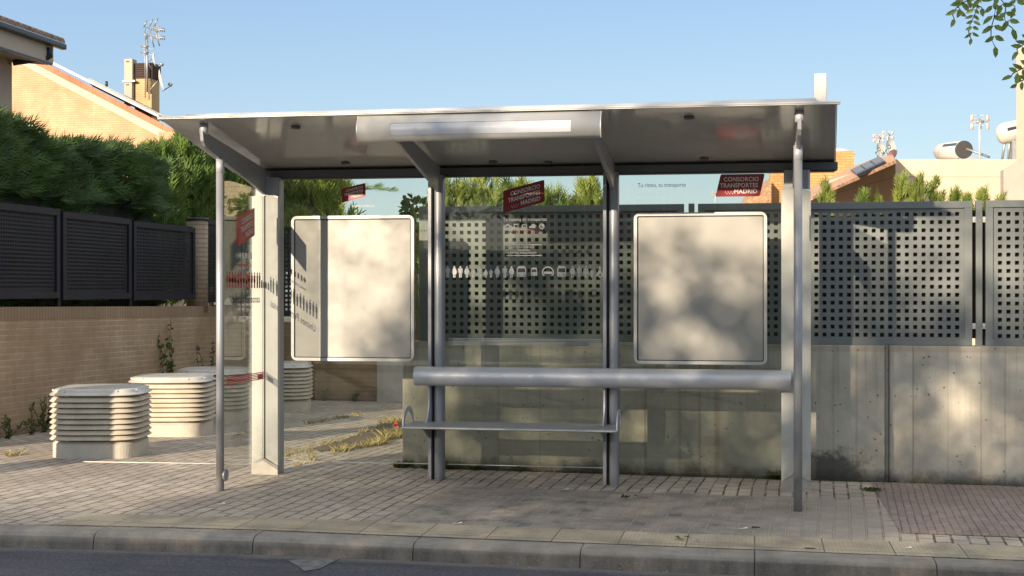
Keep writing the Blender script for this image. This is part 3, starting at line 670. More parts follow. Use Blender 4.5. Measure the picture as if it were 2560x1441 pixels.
vehicle(-1.81, zf, .075, H_, 'bus'); vehicle(-1.71, zf+.01, .05, H_*.75, 'car'); vehicle(-1.60, zf, .095, H_, 'sign'); vehicle(-1.49, zf, .07, H_, 'bus')
disc(e, -1.190, zf+.075, .009, 3); e.add([(-1.197, DY, zf+.063), (-1.183, DY, zf+.063), (-1.180, DY, zf+.03), (-1.20, DY, zf+.025), (-1.222, DY, zf+.004), (-1.230, DY, zf+.008), (-1.207, DY, zf+.036)], [tuple(range(7))], 3)
n = 16; e.add([q for i in range(n+1) for q in ((-1.188+.022*cos(2*pi*i/n), DY-.001, zf+.022+.022*sin(2*pi*i/n)), (-1.188+.016*cos(2*pi*i/n), DY-.001, zf+.022+.016*sin(2*pi*i/n)))], [(2*i, 2*i+1, 2*i+3, 2*i+2) for i in range(n)], 3)
e.build('pictogram_decal', ['white_ink', 'red_ink', 'dark_ink', 'grey_ink'], g2, fix=False)
e = MB()
for i in range(5): bar(e, -2.40, -1.180, 1.098-i*.0115-.003, 1.098-i*.0115+.002)
bar(e, -1.46, -1.28, 1.046, 1.075, 0); e.build('stripe_decal', ['grey_ink'], g2, fix=False)
# left side glass (faces the camera obliquely): text reads from the inside; p(w, z)
SX = GL+.0105
fS = lambda a, c_, k=0: (SX-k, a, c_)
e = MB(); logo(e, 9.985, 2.04, .34, .22, .095, fS, 0); 
e.build('logo_decal', ['red_ink', 'white_ink'], gsL, fix=False); e = MB()
for i in range(10): 
    x = 9.80+i*.058; h = .125*(.8 if i in (3, 6) else 1)
    for (a0, a1, b0, b1) in ((-.014, .014, 0, .58), (-.020, .020, .35, .80)):
        e.add([fS(x+a0, 1.50+h*b0), fS(x+a1, 1.50+h*b0), fS(x+a1, 1.50+h*b1), fS(x+a0, 1.50+h*b1)], [(0, 1, 2, 3)], 0)
    e.add([fS(x+.012*cos(2*pi*j/8), 1.50+h*.9+.012*sin(2*pi*j/8)) for j in range(8)], [tuple(range(8))], 0)
for i in range(4):
    x = 10.385+i*.05; h = (.125, .125, .06, .05)[i]
    e.add([fS(x-.014, 1.50), fS(x+.014, 1.50), fS(x+.018, 1.50+h*.8), fS(x-.018, 1.50+h*.8)], [(0, 1, 2, 3)], 2)
    e.add([fS(x+.012*cos(2*pi*j/8), 1.50+h*.9+.012*sin(2*pi*j/8)) for j in range(8)], [tuple(range(8))], 2)
e.build('pictogram_decal', ['red_ink', 'white_ink', 'dark_ink'], gsL, fix=False); e = MB()
v, fs, w0 = text2d('Unimos Personas', 1, .012, 'LEFT'); sc = .62/w0
e.add([fS(9.82+a*sc, 1.385+c_*.085) for a, c_ in v], fs, 2)
e.build('text_decal', ['red_ink', 'white_ink', 'dark_ink'], gsL, fix=False); e = MB()
e.add([fS(9.985+a, 1.75+c_) for a, c_ in [(-.0, 0), (.03, -.025), (.06, 0), (.03, .025)]], [(0, 1, 2, 3)], 1)
e.build('pictogram_decal', ['red_ink', 'white_ink'], gsL, fix=False)
for i in range(4):
    e = MB(); e.add([fS(10.065+i*.06+a, 1.75+c_) for a, c_ in [(-.012, -.022), (.022, -.022), (.022, .022), (-.012, .022)]], [(0, 1, 2, 3)], 1); e.build('pictogram_decal', ['red_ink', 'white_ink'], gsL, fix=False)
e = MB()
v, fs, w0 = text2d('www.crtm.es', 1, .012, 'LEFT'); e.add([fS(9.99+a*.26/w0, 1.665+c_*.045) for a, c_ in v], fs, 0)
e.build('web_decal', ['red_ink', 'white_ink', 'dark_ink'], gsL, fix=False); e = MB()
for i in range(5): e.add([fS(a, .775+i*.0125+c_) for a, c_ in [(9.745, -.003), (10.545, -.003), (10.545, .004), (9.745, .004)]], [(0, 1, 2, 3)], 0)
e.add([fS(a, c_, -.001) for a, c_ in [(10.39, .778), (10.51, .778), (10.51, .81), (10.39, .81)]], [(0, 1, 2, 3)], 0)
e.build('stripe_decal', ['red_ink', 'white_ink', 'dark_ink'], gsL, fix=False)
e = MB(); fR = lambda a, c_, k=0: (GR-.003+k, a, c_)
e.add([fR(a, c_) for a, c_ in [(9.98, 2.04), (10.30, 2.12), (10.30, 1.93), (9.98, 1.83)]], [(0, 1, 2, 3)], 0); e.build('logo_decal', ['red'], gsR, fix=False); e = MB()
for i in range(5): e.add([fR(a, .775+i*.0125+c_) for a, c_ in [(9.745, -.003), (10.545, -.003), (10.545, .004), (9.745, .004)]], [(0, 1, 2, 3)], 0)
e.build('stripe_decal', ['red'], gsR, fix=False)

# ================================================================== CONCRETE WALL + GREY FENCE
WF = 11.27
cw = thing('concrete_wall', (2, WF, 0), 'low cast concrete wall with vertical stains and a black damp patch, running behind the bus shelter', 'wall')
e = MB(); e.prism([(-2.925, WF, -.35), (12, WF, -.35), (12, WF, 1.028), (-.6, WF, 1.045), (-1.2, WF, 1.045), (-2.925, WF, 1.052)], (0, .22, 0)); e.build('wall', 'concrete', cw, .006)
e = MB(); e.box((-2.925, WF+.222, -.4), (-2.72, 18.47, 1.04)); e.build('return_wall', 'concrete_plain', cw, .006)
def perf(x0, x1, z0, z1, y, pitch, hole, fr, mx, mz, nx, nz, name, mat, parent, side=False, thick=.004):
    """perforated sheet in a tube frame; side=True lays it along Y at x=y"""
    T = (lambda a, d, c_: (y+d, a, c_)) if side else (lambda a, d, c_: (a, y+d, c_))
    sh_ = MB(); xs = [x0+fr*.5]; zs = [z0+fr*.5]
    sx = x0+mx; sz = z0+mz
    for i in range(nx): xs += [sx+i*pitch-hole/2, sx+i*pitch+hole/2]
    for i in range(nz): zs += [sz+i*pitch-hole/2, sz+i*pitch+hole/2]
    xs.append(x1-fr*.5); zs.append(z1-fr*.5); nX, nZ = len(xs), len(zs)
    for d in (.006, .006+thick):
        b0 = len(sh_.v); sh_.v += [T(a, d, c_) for a in xs for c_ in zs]
        for i in range(nX-1):
            for j in range(nZ-1):
                if i % 2 == 1 and j % 2 == 1: continue
                q = b0+i*nZ+j; sh_.f.append([q, q+nZ, q+nZ+1, q+1]); sh_.mi.append(0); sh_.sm.append(False)
    N_ = nX*nZ
    for i in range(1, nX-1, 2):
        for j in range(1, nZ-1, 2):
            q = i*nZ+j; c4 = [q, q+nZ, q+nZ+1, q+1]
            for t in range(4): sh_.f.append([c4[t], c4[(t+1) % 4], c4[(t+1) % 4]+N_, c4[t]+N_]); sh_.mi.append(0); sh_.sm.append(False)
    o = sh_.build(name, mat, parent, fix=False)
    f_ = MB()
    for a0, a1, c0, c1 in ((x0, x1, z1-fr, z1), (x0, x1, z0, z0+fr), (x0, x0+fr, z0+fr, z1-fr), (x1-fr, x1, z0+fr, z1-fr)):
        p = [T(a0, -.012, c0), T(a1, -.012, c0), T(a1, .03, c0), T(a0, .03, c0), T(a0, -.012, c1), T(a1, -.012, c1), T(a1, .03, c1), T(a0, .03, c1)]
        f_.hexa(p)
    f_.build('panel_frame', mat, o, .002); return o
WP = 11.32
fc = thing('perforated_fence', (.5, WP, 1.04), 'grey green metal fence of square holed panels standing on the concrete wall', 'fence')
for x0, x1, z0, z1, hx in ((-2.751, -.568, 1.052, 2.187, None), (-.455, 1.689, 1.044, 2.187, .520), (1.791, 3.93, 1.040, 2.189, None), (4.03, 6.17, 1.040, 2.189, None)):
    pt = .0640; nx = 31 if x1 < 0 else 31
    m0 = (x1-x0-(nx-1)*pt)/2; pz = pt
    perf(x0, x1, z0, z1, WP, pt, .031, .055, m0, .0820, nx, 16, 'fence_panel', 'fence', fc)
for x in (-2.767, -.508, 1.742, 3.98):
    e = MB(); e.box((x-.024, WP-.012, 1.04), (x+.024, WP+.036, 2.19)); po = e.build('fence_post', 'fence', fc, .003)
    for s_ in (-1, 1):
        for z in (1.20, 2.04):
            if x < -2.7 and s_ < 0: continue
            e = MB(); c0 = x+s_*.038; e.box((c0-.0135, WP+.0, z-.022), (c0+.0135, WP+.006, z+.022)); e.tube([(c0, WP+.001, z), (c0, WP-.008, z)], .009, 10); e.build('fence_bracket', 'steel_white', po)
perf(11.40, 13.5, 1.062, 2.187, -2.775, .064, .031, .055, .07, .0820, 31, 16, 'return_panel', 'fence', fc, side=True)
# brown screening mat tied behind the fence
mt = MB()
xs = [-2.74+.15*i for i in range(61)]
for i, x in enumerate(xs):
    zt = 2.115+.012*sin(x*9)+.008*sin(x*23); 
    if .45 < x < 1.15: zt -= .032*sin((x-.45)/.7*pi)+.006
    if x < -.4: zt = 2.118
    mt.v += [(x, WP+.07+.006*sin(x*40), 1.10), (x, WP+.07+.006*sin(x*31), zt), (x, WP+.078+.006*sin(x*31), zt), (x, WP+.078+.006*sin(x*40), 1.10)]
for i in range(60):
    for j in range(3): mt.f.append([i*4+j, i*4+4+j, i*4+5+j, i*4+1+j]); mt.mi.append(0); mt.sm.append(False)
tag(mt.build('screening_mat', 'mat', fix=False), 'brown natural fibre screening mat tied behind the grey holed fence', 'screen')

# ================================================================== LEFT BRICK WALL, BLACK FENCE, REAR WALL
LX = -7.36
bw = thing('brick_wall', (LX, 14, 0), 'low ochre brick wall receding along the left side, overgrown with weeds at its foot', 'brick wall')
def wz(y): return 1.342-.0115*(y-12.54)
y0, y1 = 10.9, 18.50
e = MB(); e.hexa([(LX-.25, y0, -.4), (LX, y0, -.4), (LX, y1, -.4), (LX-.25, y1, -.4), (LX-.25, y0, wz(y0)-.165), (LX, y0, wz(y0)-.165), (LX, y1, wz(y1)-.165), (LX-.25, y1, wz(y1)-.165)]); e.build('wall', 'brick_y', bw)
e = MB(); e.hexa([(LX-.25, y0, wz(y0)-.164), (LX+.003, y0, wz(y0)-.164), (LX+.003, y1, wz(y1)-.164), (LX-.25, y1, wz(y1)-.164), (LX-.25, y0, wz(y0)-.03), (LX+.003, y0, wz(y0)-.03), (LX+.003, y1, wz(y1)-.03), (LX-.25, y1, wz(y1)-.03)]); e.build('coping', 'brick_cap', bw)
bf = thing('black_fence', (LX, 14, 1.3), 'dark perforated metal fence panels standing on the left brick wall below the hedge', 'fence')
def bpanel(y0, y1):
    n = int((y1-y0-.22)/.042); zt = 2.135+(y0-12.54)*.045 if False else 2.35-.0115*(y0-12.54); zb = 1.385-.0115*(y0-12.54)
    perf(y0, y1, zb, zt, LX-.09, .042, .022, .07, (y1-y0-(n-1)*.042)/2, .125, n, 18+3, 'fence_panel', 'fence_black', bf, side=True, thick=-.004)
ed = [10.95, 12.2, 13.88, 15.62, 17.55]
for i in range(4):
    bpanel(ed[i]+.04, ed[i+1]-.03)
    e = MB(); zz = 1.30-.0115*(ed[i]-12.54); e.box((LX-.13, ed[i]-.025, zz), (LX-.085, ed[i]+.035, 2.35-.0115*(ed[i]-12.54))); e.build('fence_post', 'fence_black', bf, .003)
e = MB(); zz = 1.29; pier = tag(e, None) if False else None
e.tube([(LX-.12, 17.72, 1.18), (LX-.12, 17.72, 2.42)], .145, 20, 0, True, True)
pi_ = e.build('brick_pier', 'brick_pier', None); pi_.location = (0, 0, 0)
e = MB(); e.tube([(LX-.12, 17.72, 2.421), (LX-.12, 17.72, 2.455)], .16, 20); tag(pi_, 'round ochre brick pier between the black fence panels', 'pillar'); e.build('pier_cap', 'gutter', pi_)
perf(17.89, 18.46, 1.30, 2.44, LX-.09, .042, .022, .06, .08, .12, 9, 22, 'fence_panel', 'fence_black', bf, side=True, thick=-.004)
rw = thing('rear_brick_wall', (-6, 18.5, 0), 'low ochre brick wall closing the back of the paved yard behind the last round vent', 'brick wall')
e = MB(); e.box((LX, 18.50, -.4), (-5.165, 18.75, 1.02)); e.build('wall', 'brick_x', rw)
e = MB(); e.box((LX-.25, 18.5, -.4), (LX-.001, 18.75, 1.26)); e.build('corner', 'brick_x', rw)
rc = thing('rear_concrete_wall', (-4, 18.48, 0), 'plain grey concrete wall beside the rear brick wall, partly hidden by the left poster board', 'wall')
e = MB(); e.box((-5.164, 18.48, -.4), (-2.72, 18.72, 1.02)); e.build('wall', 'concrete_plain', rc, .006)
rfn = thing('rear_black_fence', (-6.3, 18.55, 1.03), 'dark perforated fence on the rear brick wall, seen beside the end column of the shelter', 'fence')
perf(-7.30, -5.20, 1.10, 2.36, 18.56, .064, .032, .06, .09, .10, 31, 18, 'fence_panel', 'fence_black', rfn)
rfl = thing('rear_grey_fence', (-4, 18.55, 1.03), 'pale grey holed fence panel on the rear concrete wall, right of the left poster board', 'fence')
perf(-5.10, -4.60+.03, 1.06, 2.14, 18.54, .064, .032, .05, .10, .10, 6, 15, 'fence_panel', 'fence_side', rfl)
e = MB(); e.box((-4.56, 18.54, 1.02), (-4.50, 18.60, 2.14)); e.build('fence_post', 'fence_side', rfl)

# ================================================================== ROUND-CORNERED VENTS
def sq(a, n=3.6): 
    c_, s_ = cos(a), sin(a); return (abs(c_)**(2/n)*(1 if c_ >= 0 else -1), abs(s_)**(2/n)*(1 if s_ >= 0 else -1))
def vent_tree(label):
    t = thing('ventilation_shaft', (0, 0, 0), label, 'air vent', 'louvred vents along the brick wall', local=True)
    N = 64; R = .375
    ring = [sq(2*pi*i/N+.0001) for i in range(N)]
    def lathe(mb, prof, smooth=False):
        b0 = len(mb.v)
        for r, z in prof: mb.v += [(r*x, r*y, z) for x, y in ring]
        for k2 in range(len(prof)-1):
            for i in range(N):
                j = (i+1) % N; mb.f.append([b0+k2*N+i, b0+k2*N+j, b0+(k2+1)*N+j, b0+(k2+1)*N+i]); mb.mi.append(0); mb.sm.append(smooth)
    e = MB(); lathe(e, [(R-.02, -.15), (R-.02, .125), (R-.045, .15), (.20, .152)]); o = e.build('vent_base', 'vent_concrete', t); 
    for i in range(8):
        e = MB(); z = .182+i*.0475; lathe(e, [(R-.055, z+.028), (R-.020, z+.015), (R-.004, z-.008), (R+.004, z-.014), (R+.003, z-.019), (R-.012, z-.019), (R-.065, z+.016), (R-.055, z+.028)]); e.build('louvre', 'louvre', t)
    e = MB(); lathe(e, [(R-.13, .14), (R-.13, .58)]); e.build('vent_core', 'dark', t)
    for i in range(8):
        e = MB(); a = 2*pi*(i+.5)/8; x, y = sq(a); d = Vector((x, y, 0)).normalized(); pz = Vector((x*(R-.05), y*(R-.05), 0)); e.tube([pz+Vector((0, 0, .14)), pz+Vector((0, 0, .57))], .011, 6); e.build('louvre_rib', 'louvre', t)
    e = MB(); lathe(e, [(R-.08, .552), (R+.004, .550), (R+.006, .556), (R-.018, .575), (R-.032, .598), (R-.05, .606), (.2, .612), (0.001, .613)]); cp = e.build('vent_cap', 'vent_cap', t)
    for i in range(8):
        a = 2*pi*(i+.5)/8; x, y = sq(a); 
        e = MB(); c0 = Vector((x*(R-.025), y*(R-.025), .588)); d = Vector((x, y, .8)).normalized(); e.tube([c0-d*.004, c0+d*.010], .009, 8); e.build('cap_bolt', 'steel_white', cp)
    return t
VL = ['nearest and largest cream louvred vent, half in shadow, leftmost on the paving', 'second cream louvred vent from the left, its lower louvres shaded by the nearest one',
      'third louvred vent, seen partly through the side glass of the shelter', 'farthest louvred vent, seen under the left poster board']
v0 = vent_tree(VL[0])
for i, (x, D) in enumerate([(254, 12.35), (432, 14.3), (534, 15.85), (702, 17.5)]):
    t = v0 if i == 0 else copy_tree(v0); p_ = atD(x, 720, D); t.location = (p_.x, p_.y, G(p_.x, p_.y)); t.rotation_euler.z = radians(12); t['label'] = VL[i]
    s_ = 1.08*(1, 1.02, 1.0, .97)[i]; t.scale = (s_, s_, 1.0)

# ================================================================== FOLIAGE
def rvec(r): 
    while True:
        v = Vector((r.uniform(-1, 1), r.uniform(-1, 1), r.uniform(-1, 1)))
        if .05 < v.length < 1: return v.normalized()
def spray(mb, p, d, L, r, n=7, wd=.09, spread=.9):
    """flat scale-leaf spray: a midrib with side twigs, all thin blades"""
    d = d.normalized(); s_ = d.cross(rvec(r)).normalized(); u_ = s_.cross(d)
    def blade(a, dr, l):
        q = dr.cross(u_).normalized()*l*wd; mb.add([a, a+dr*l*.45+q, a+dr*l, a+dr*l*.45-q], [(0, 1, 2, 3)])
    blade(p, d, L)
    for i in range(n-1):
        t = (i+1)/n*.8; sd = 1 if i % 2 else -1; ang = spread*(.75+.3*r.random())
        blade(p+d*L*t, (d*cos(ang)+s_*sin(ang)*sd).normalized(), L*(.62-.35*t))
def leaf(mb, p, d, n_, L, W, m=0):
    d = d.normalized(); s_ = d.cross(n_)
    if s_.length < 1e-3: s_ = d.orthogonal()
    s_ = s_.normalized(); u_ = s_.cross(d)*.08*L
    mb.add([p, p+d*L*.3+s_*W*.5+u_, p+d*L*.7+s_*W*.42+u_, p+d*L, p+d*L*.7-s_*W*.42+u_, p+d*L*.3-s_*W*.5+u_], [(0, 1, 2, 3), (0, 3, 4, 5)], m)
# clipped hedge behind the black fence
r = random.Random(3)
hd = thing('cypress_hedge', (-7.9, 13.5, 0), 'tall dense dark green cypress hedge rising above the black fence on the left', 'hedge')
def htop(y): return 3.17-.018*(y-12.54)+.07*sin(y*2.1)+.05*sin(y*5.3)
mb = MB(); XF = -7.56
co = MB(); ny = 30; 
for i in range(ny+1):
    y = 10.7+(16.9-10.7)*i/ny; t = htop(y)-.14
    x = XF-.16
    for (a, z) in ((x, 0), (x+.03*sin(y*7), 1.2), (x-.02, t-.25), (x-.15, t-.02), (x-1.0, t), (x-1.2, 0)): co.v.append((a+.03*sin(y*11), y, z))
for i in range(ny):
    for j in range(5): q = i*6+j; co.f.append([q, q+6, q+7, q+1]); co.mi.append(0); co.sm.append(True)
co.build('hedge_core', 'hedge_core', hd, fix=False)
for _ in range(3200):                       # face towards the yard
    y = r.uniform(10.6, 16.9); t = htop(y); z = 1.2+(t-1.2)*r.random()**.85
    lump = .06*sin(y*3.7+z*2)+.05*sin(z*6+y*2.2)
    if z < 2.5: lump -= .20
    spray(mb, Vector((XF-.10+lump+r.uniform(-.05, .05), y, z-.04)), Vector((.42+r.uniform(-.25, .3), .95+r.uniform(-.5, .3), .38+r.uniform(-.35, .4))), r.uniform(.22, .42), r, 9, .05, .55)
for _ in range(2600):                       # top, ragged and sunlit
    y = r.uniform(10.6, 16.9); t = htop(y)
    spray(mb, Vector((XF-.08-r.random()**1.4*.95, y, t-.12+r.uniform(-.05, .05))), Vector((.3+r.uniform(-.5, .5), .7+r.uniform(-.5, .5), .7+r.uniform(-.3, .3))), r.uniform(.18, .36), r, 9, .05, .55)
for _ in range(40):
    y = r.uniform(10.6, 16.9); p = Vector((XF-.1-r.random()*.4, y, htop(y)-.05)); d = Vector((r.uniform(-.2, .4), r.uniform(-.2, .8), .8))
    mb.tube([p, p+d*.12, p+d*.2+Vector((.03, .05, -.01))], [.002, .0015, .0008], 3, 0, False)
mb.build('hedge_foliage', 'hedge_leaf', hd, fix=False)

def conifer(name, loc, h, rad, label, mat='thuja_leaf', group=None, seed=1, n=420, L=.12, z0=.25, shape=1.0, cat='shrub', lean=(0, 0), dens=True, tall=.0):
    r = random.Random(seed); t = thing(name, loc, label, cat, group); b = Vector(loc)
    e = MB(); top = b+Vector((lean[0], lean[1], h)); e.tube([b-Vector((0, 0, .1)), b+Vector((lean[0]*.4, lean[1]*.4, h*.5)), top], [.035+.01*h, .02+.004*h, .004], 6); e.build('trunk', 'bark', t)
    mb = MB()
    for _ in range(n):
        q = r.random()**.75; z = h*(z0+(1-z0)*q); k2 = (1-q)**shape
        rr = rad*(k2*.92+.05)*(.25+.75*r.random()**.5)*(1+.22*sin(q*17+seed)); a = r.uniform(0, 2*pi)
        p = b+Vector((lean[0]*z/h+rr*cos(a), lean[1]*z/h+rr*sin(a), z-.04))
        d = Vector((cos(a)*(.45-.25*q), sin(a)*(.45-.25*q), .85+.3*r.random()))+rvec(r)*.25
        spray(mb, p, d, L*r.uniform(1.0, 2.0), r, 7, .07, .6)
    for _ in range(6):
        p = top+Vector((r.uniform(-.3, .3)*rad, r.uniform(-.3, .3)*rad, -h*.08)); d = Vector((r.uniform(-.25, .35), 0, 1)); spray(mb, p, d, L*2.2, r, 5, .03, .35)
    mb.build('crown', mat, t, fix=False); return t
# looser cypresses at the end of the hedge
g_ = 'loose cypresses at the end of the hedge'
for i, (x, yt, w_, rd, lab) in enumerate([(395, 392, 18.3, .42, 'ragged sunlit cypress where the clipped hedge ends, left of the shelter pole'), (468, 368, 19.6, .5, 'bright green cypress in front of the descending eave, left of the shelter pole'),
     (528, 386, 20.6, .55, 'bushy green cypress just left of the shelter pole'), (590, 425, 22.0, .7, 'green cypress seen between the left pole and the end column')]):
    p = onw(x, yt, w_); conifer('cypress', (p.x, w_, 0), p.z, rd, lab, 'cypress_leaf', g_, 20+i, 1300, .20, .35, .3)
p = onw(775, 450, 22.5); conifer('cypress', (p.x-.1, 22.5, 0), p.z+.1, 1.15, 'wide spreading green conifer seen above the left poster board', 'thuja_leaf', None, 31, 1500, .24, .4, .35, 'tree')
t_ = bpy.data.objects['cypress.004'] if 'cypress.004' in bpy.data.objects else None
r = random.Random(5); mb = MB()
a = onw(845, 492, 22.3); b2 = onw(985, 480, 22.3)
pts = [a.lerp(b2, t)+Vector((0, 0, .10*sin(t*pi))) for t in (0, .25, .5, .75, 1)]
mb.tube(pts, [.012, .01, .008, .005, .002], 4)
for i in range(40):
    t = r.random(); p = a.lerp(b2, t)+Vector((0, 0, .10*sin(t*pi))); spray(mb, p, Vector((.9, 0, .25+r.uniform(-.4, .5))), .22*(1.2-t*.6), r, 6, .05, .6)
if t_: mb.build('long_branch', 'cypress_leaf', t_, fix=False)
# thujas behind the grey fence
g_ = 'thujas behind the grey fence'
TH_ = [(1120, 448, .40, 'leftmost thuja behind the middle glass bay, beside the back post'), (1205, 434, .42, 'tall yellow green thuja rising behind the middle glass bay'), (1290, 452, .36, 'thuja seen behind the red slanted badge of the middle bay'), (1375, 476, .32, 'thuja right of the red slanted badge of the middle bay'),
       (1455, 448, .22, 'slender thuja tip leaning right, last before the second back post'), (2062, 448, .20, 'slim thuja tip close beside the right end column'), (2160, 470, .13, 'thin thuja tip in front of the receding beige wall'), (2192, 478, .15, 'small thuja tip, second in front of the receding beige wall'),
       (2254, 424, .20, 'tallest slim thuja, at the corner of the beige house'), (2298, 432, .24, 'dense dark thuja right of the beige house corner'), (2335, 444, .24, 'thuja with a bare patch, third right of the beige house corner'), (2388, 468, .24, 'low broad thuja below the solar tank'),
       (2420, 480, .14, 'sparse low thuja left of the fence post gap'), (2455, 462, .22, 'tall thuja behind the fence post on the right'), (2500, 484, .16, 'small thuja tip in front of the shaded grey wall')]
for i, (x, yt, rd, lab) in enumerate(TH_):
    w_ = 11.95+.1*(i % 3); p = onw(x, yt, w_); conifer('thuja', (p.x, w_, G(p.x, w_)), p.z-G(p.x, w_)-.05, rd*(1.15 if i < 5 else .9), lab, 'thuja_leaf', g_, 40+i, (190 if i > 4 else 430), (.075 if i > 4 else .10), .45 if i < 5 else .6, (.42 if i < 5 else .8), lean=((.06 if x == 1455 else 0), 0))
# broad leaved shrubs / trees
def leafy(name, loc, cz, rad, label, seed, n, L, mat='laurel_leaf', cat='tree', trunk_r=.05, clumps=9, droop=0):
    r = random.Random(seed); t = thing(name, loc, label, cat); b = Vector(loc); c0 = b+Vector((0, 0, cz))
    e = MB(); e.tube([b-Vector((0, 0, .1)), b+Vector((.05, 0, cz*.5)), c0], [trunk_r, trunk_r*.7, trunk_r*.4], 8)
    cl = []
    for i in range(clumps):
        v = rvec(r); v = Vector((v.x*rad[0], v.y*rad[1], v.z*rad[2]))*r.uniform(.45, .85); cl.append((c0+v, r.uniform(.28, .45)*min(rad)))
        e.tube([c0-Vector((0, 0, cz*.15)), c0+v*.5, c0+v], [trunk_r*.4, trunk_r*.25, .006], 5)
    e.build('trunk', 'bark', t); mb = MB()
    for _ in range(n):
        c1, r1 = cl[r.randrange(clumps)]; v = rvec(r); p = c1+v*r1*r.random()**.4
        d = (v+rvec(r)*.8+Vector((0, 0, .2-droop))); leaf(mb, p, d, rvec(r), L*r.uniform(.7, 1.2), L*.55)
    mb.build('crown', mat, t, fix=False); return t
p = onw(1150, 470, 13.4); leafy('bay_laurel', (p.x, 13.4, 0), 2.10, (.50, .4, .42), 'glossy broad leaved laurel mixed with thujas behind the middle glass bay', 61, 900, .07, cat='shrub')
p = onw(1225, 468, 13.5); leafy('bay_laurel', (p.x, 13.5, 0), 2.15, (.40, .4, .38), 'second glossy laurel crown, directly behind the tall thuja of the middle bay', 64, 700, .07, cat='shrub')
p = onw(1345, 470, 13.6); leafy('creeper_shrub', (p.x, 13.6, 0), 2.20, (.5, .3, .30), 'loose round leaved shrub peeking past the red slanted badge', 62, 420, .06, cat='shrub', clumps=12)
p = onw(1035, 530, 15.2); leafy('dark_shrub', (p.x, 15.2, 0), 2.18, (.35, .3, .42), 'dark round leaved shrub seen between left poster board and back post', 63, 600, .08, 'hedge_leaf', 'shrub', clumps=12)
tf = bpy.data.objects['dark_shrub']; e = MB(); r = random.Random(9); c0 = onw(1043, 588, 15.0)
for _ in range(16): leaf(e, c0+rvec(r)*.06, rvec(r), rvec(r), .06, .03)
e.build('orange_blossom', 'flower', tf, fix=False)

# ---- street trees across the road: they cast the dappled shade
r = random.Random(12)
from mathutils import noise as mn
def smooth(a, b, x): 
    t = max(0, min(1, (x-a)/(b-a))); return t*t*(3-2*t)
HOLES = [(1.62, .50, .26, .42, 1.0), (2.3, .35, .20, .3, .7), (2.0, -.78, .9, .10, .95), (-.35, -.47, .35, .06, .5), (.5, 1.78, .8, .28, 1.0), (1.75, 1.75, .6, .38, 1.0), (-1.35, 1.60, .28, .13, .8), (-.45, 1.35, .16, .28, .8), (-.15, .92, .3, .13, .85), (.1, 1.25, .12, .1, .5), (-2.15, 1.5, .08, .2, .6),
         (-2.65, 1.45, .50, .62, .86), (-2.7, 1.9, .5, .3, 1), (-3.1, .9, .42, .9, 1), (.05, .42, .30, .12, .5), (-.2, .12, .4, .1, .3), (-1.9, .8, .10, .6, .6), (-2.3, -.86, .7, .07, .9), (-1.4, -.78, .6, .05, .7), (.75, 1.10, .25, .2, .6), (-.45, 1.95, .5, .25, 1), (-1.9, 2.05, .5, .22, 1), (1.05, .2, .1, .5, .45)]
def density(u, z):
    base = 1.0 if z < .0 else (1-.12*smooth(0, .5, z))
    base *= 1-.55*smooth(1.22, 1.52, z); base *= 1-.85*smooth(1.95, 2.35, z)
    edge = -3.0+.35*smooth(-.9, -.4, z)*0
    lf = -2.72-.55*(z+.9)
    if z < 0: base *= smooth(lf-.25, lf+.25, u)
    else: base *= smooth(-3.35, -2.95, u)
    if z < -.75: base = max(base, smooth(-.80, -.95, z))
    if -2.35 < u < -.7 and z > .95: base = max(base, .95*smooth(-2.35, -2.1, u)*smooth(-.7, -.9, u)*(1-smooth(1.95, 2.15, z)))
    for a, b_, sa, sb_, k2 in HOLES:
        q = ((u-a)/sa)**2+((z-b_)/sb_)**2
        base *= 1-k2*exp(-q*1.1)
    n_ = mn.noise(Vector((u*2.6, z*2.6, 3.1)))*.55+mn.noise(Vector((u*6, z*6, 8.1)))*.3
    if z > .0: base *= max(0, min(1.4, 1.0+n_*1.15))
    return base
TRX = [-13.2, -10.4, -7.8, -5.2]
trees = []
for i, x in enumerate(TRX):
    t = thing('street_tree', (x, -9.0, -.05), ['street tree across the road, far left of the row behind the camera', 'street tree across the road, second of the row behind the camera', 'street tree across the road, third of the row behind the camera', 'street tree across the road, last on the right of the row behind the camera'][i], 'tree', 'street trees across the road')
    e = MB(); e.tube([(x, -9, -.15), (x+.05, -9, 1.6), (x, -9, 3.4), (x-.1, -8.9, 5.6)], [.17, .14, .10, .03], 10)
    for _ in range(9):
        a = r.uniform(0, 2*pi); z = r.uniform(2.4, 4.6); e.tube([(x, -9, z), (x+.6*cos(a), -9+.5*sin(a), z+.6), (x+1.2*cos(a), -9+.9*sin(a), z+1.5)], [.05, .035, .012], 6)
    e.build('trunk', 'bark', t); trees.append((x, t, MB()))
cnt = 0
for _ in range(30000):
    wc = -9+r.uniform(-1.1, 1.3); u = r.uniform(-5.2, 4.3); z = r.uniform(-2.6, 2.5)
    if r.random() > density(u, z): continue
    if z < -1.3 and r.random() < .35: continue
    k2 = WF-wc; p = Vector((u-SA*k2, wc, z+SK*k2))
    i = min(range(4), key=lambda j: abs(TRX[j]-p.x)); leaf(trees[i][2], p, rvec(r), rvec(r), .15, .085)
for x, t, mb in trees: mb.build('crown', 'tree_leaf', t, fix=False)
hb = thing('unseen_hedge', (0, -14.6, 0), 'long clipped green hedge added across the road to darken the glass reflections', 'hedge')  # added out of view to darken glass reflections and dim the horizon light
e = MB(); hv = random.Random(4)
for i in range(121):
    x = -32+i*.5; jj = hv.uniform(-.08, .08); e.v += [(x, -14.1+jj, -.4), (x, -14.05+jj, 1.3), (x, -14.2, 2.5+jj), (x, -15.1, 2.5-jj), (x, -15.2, -.4)]
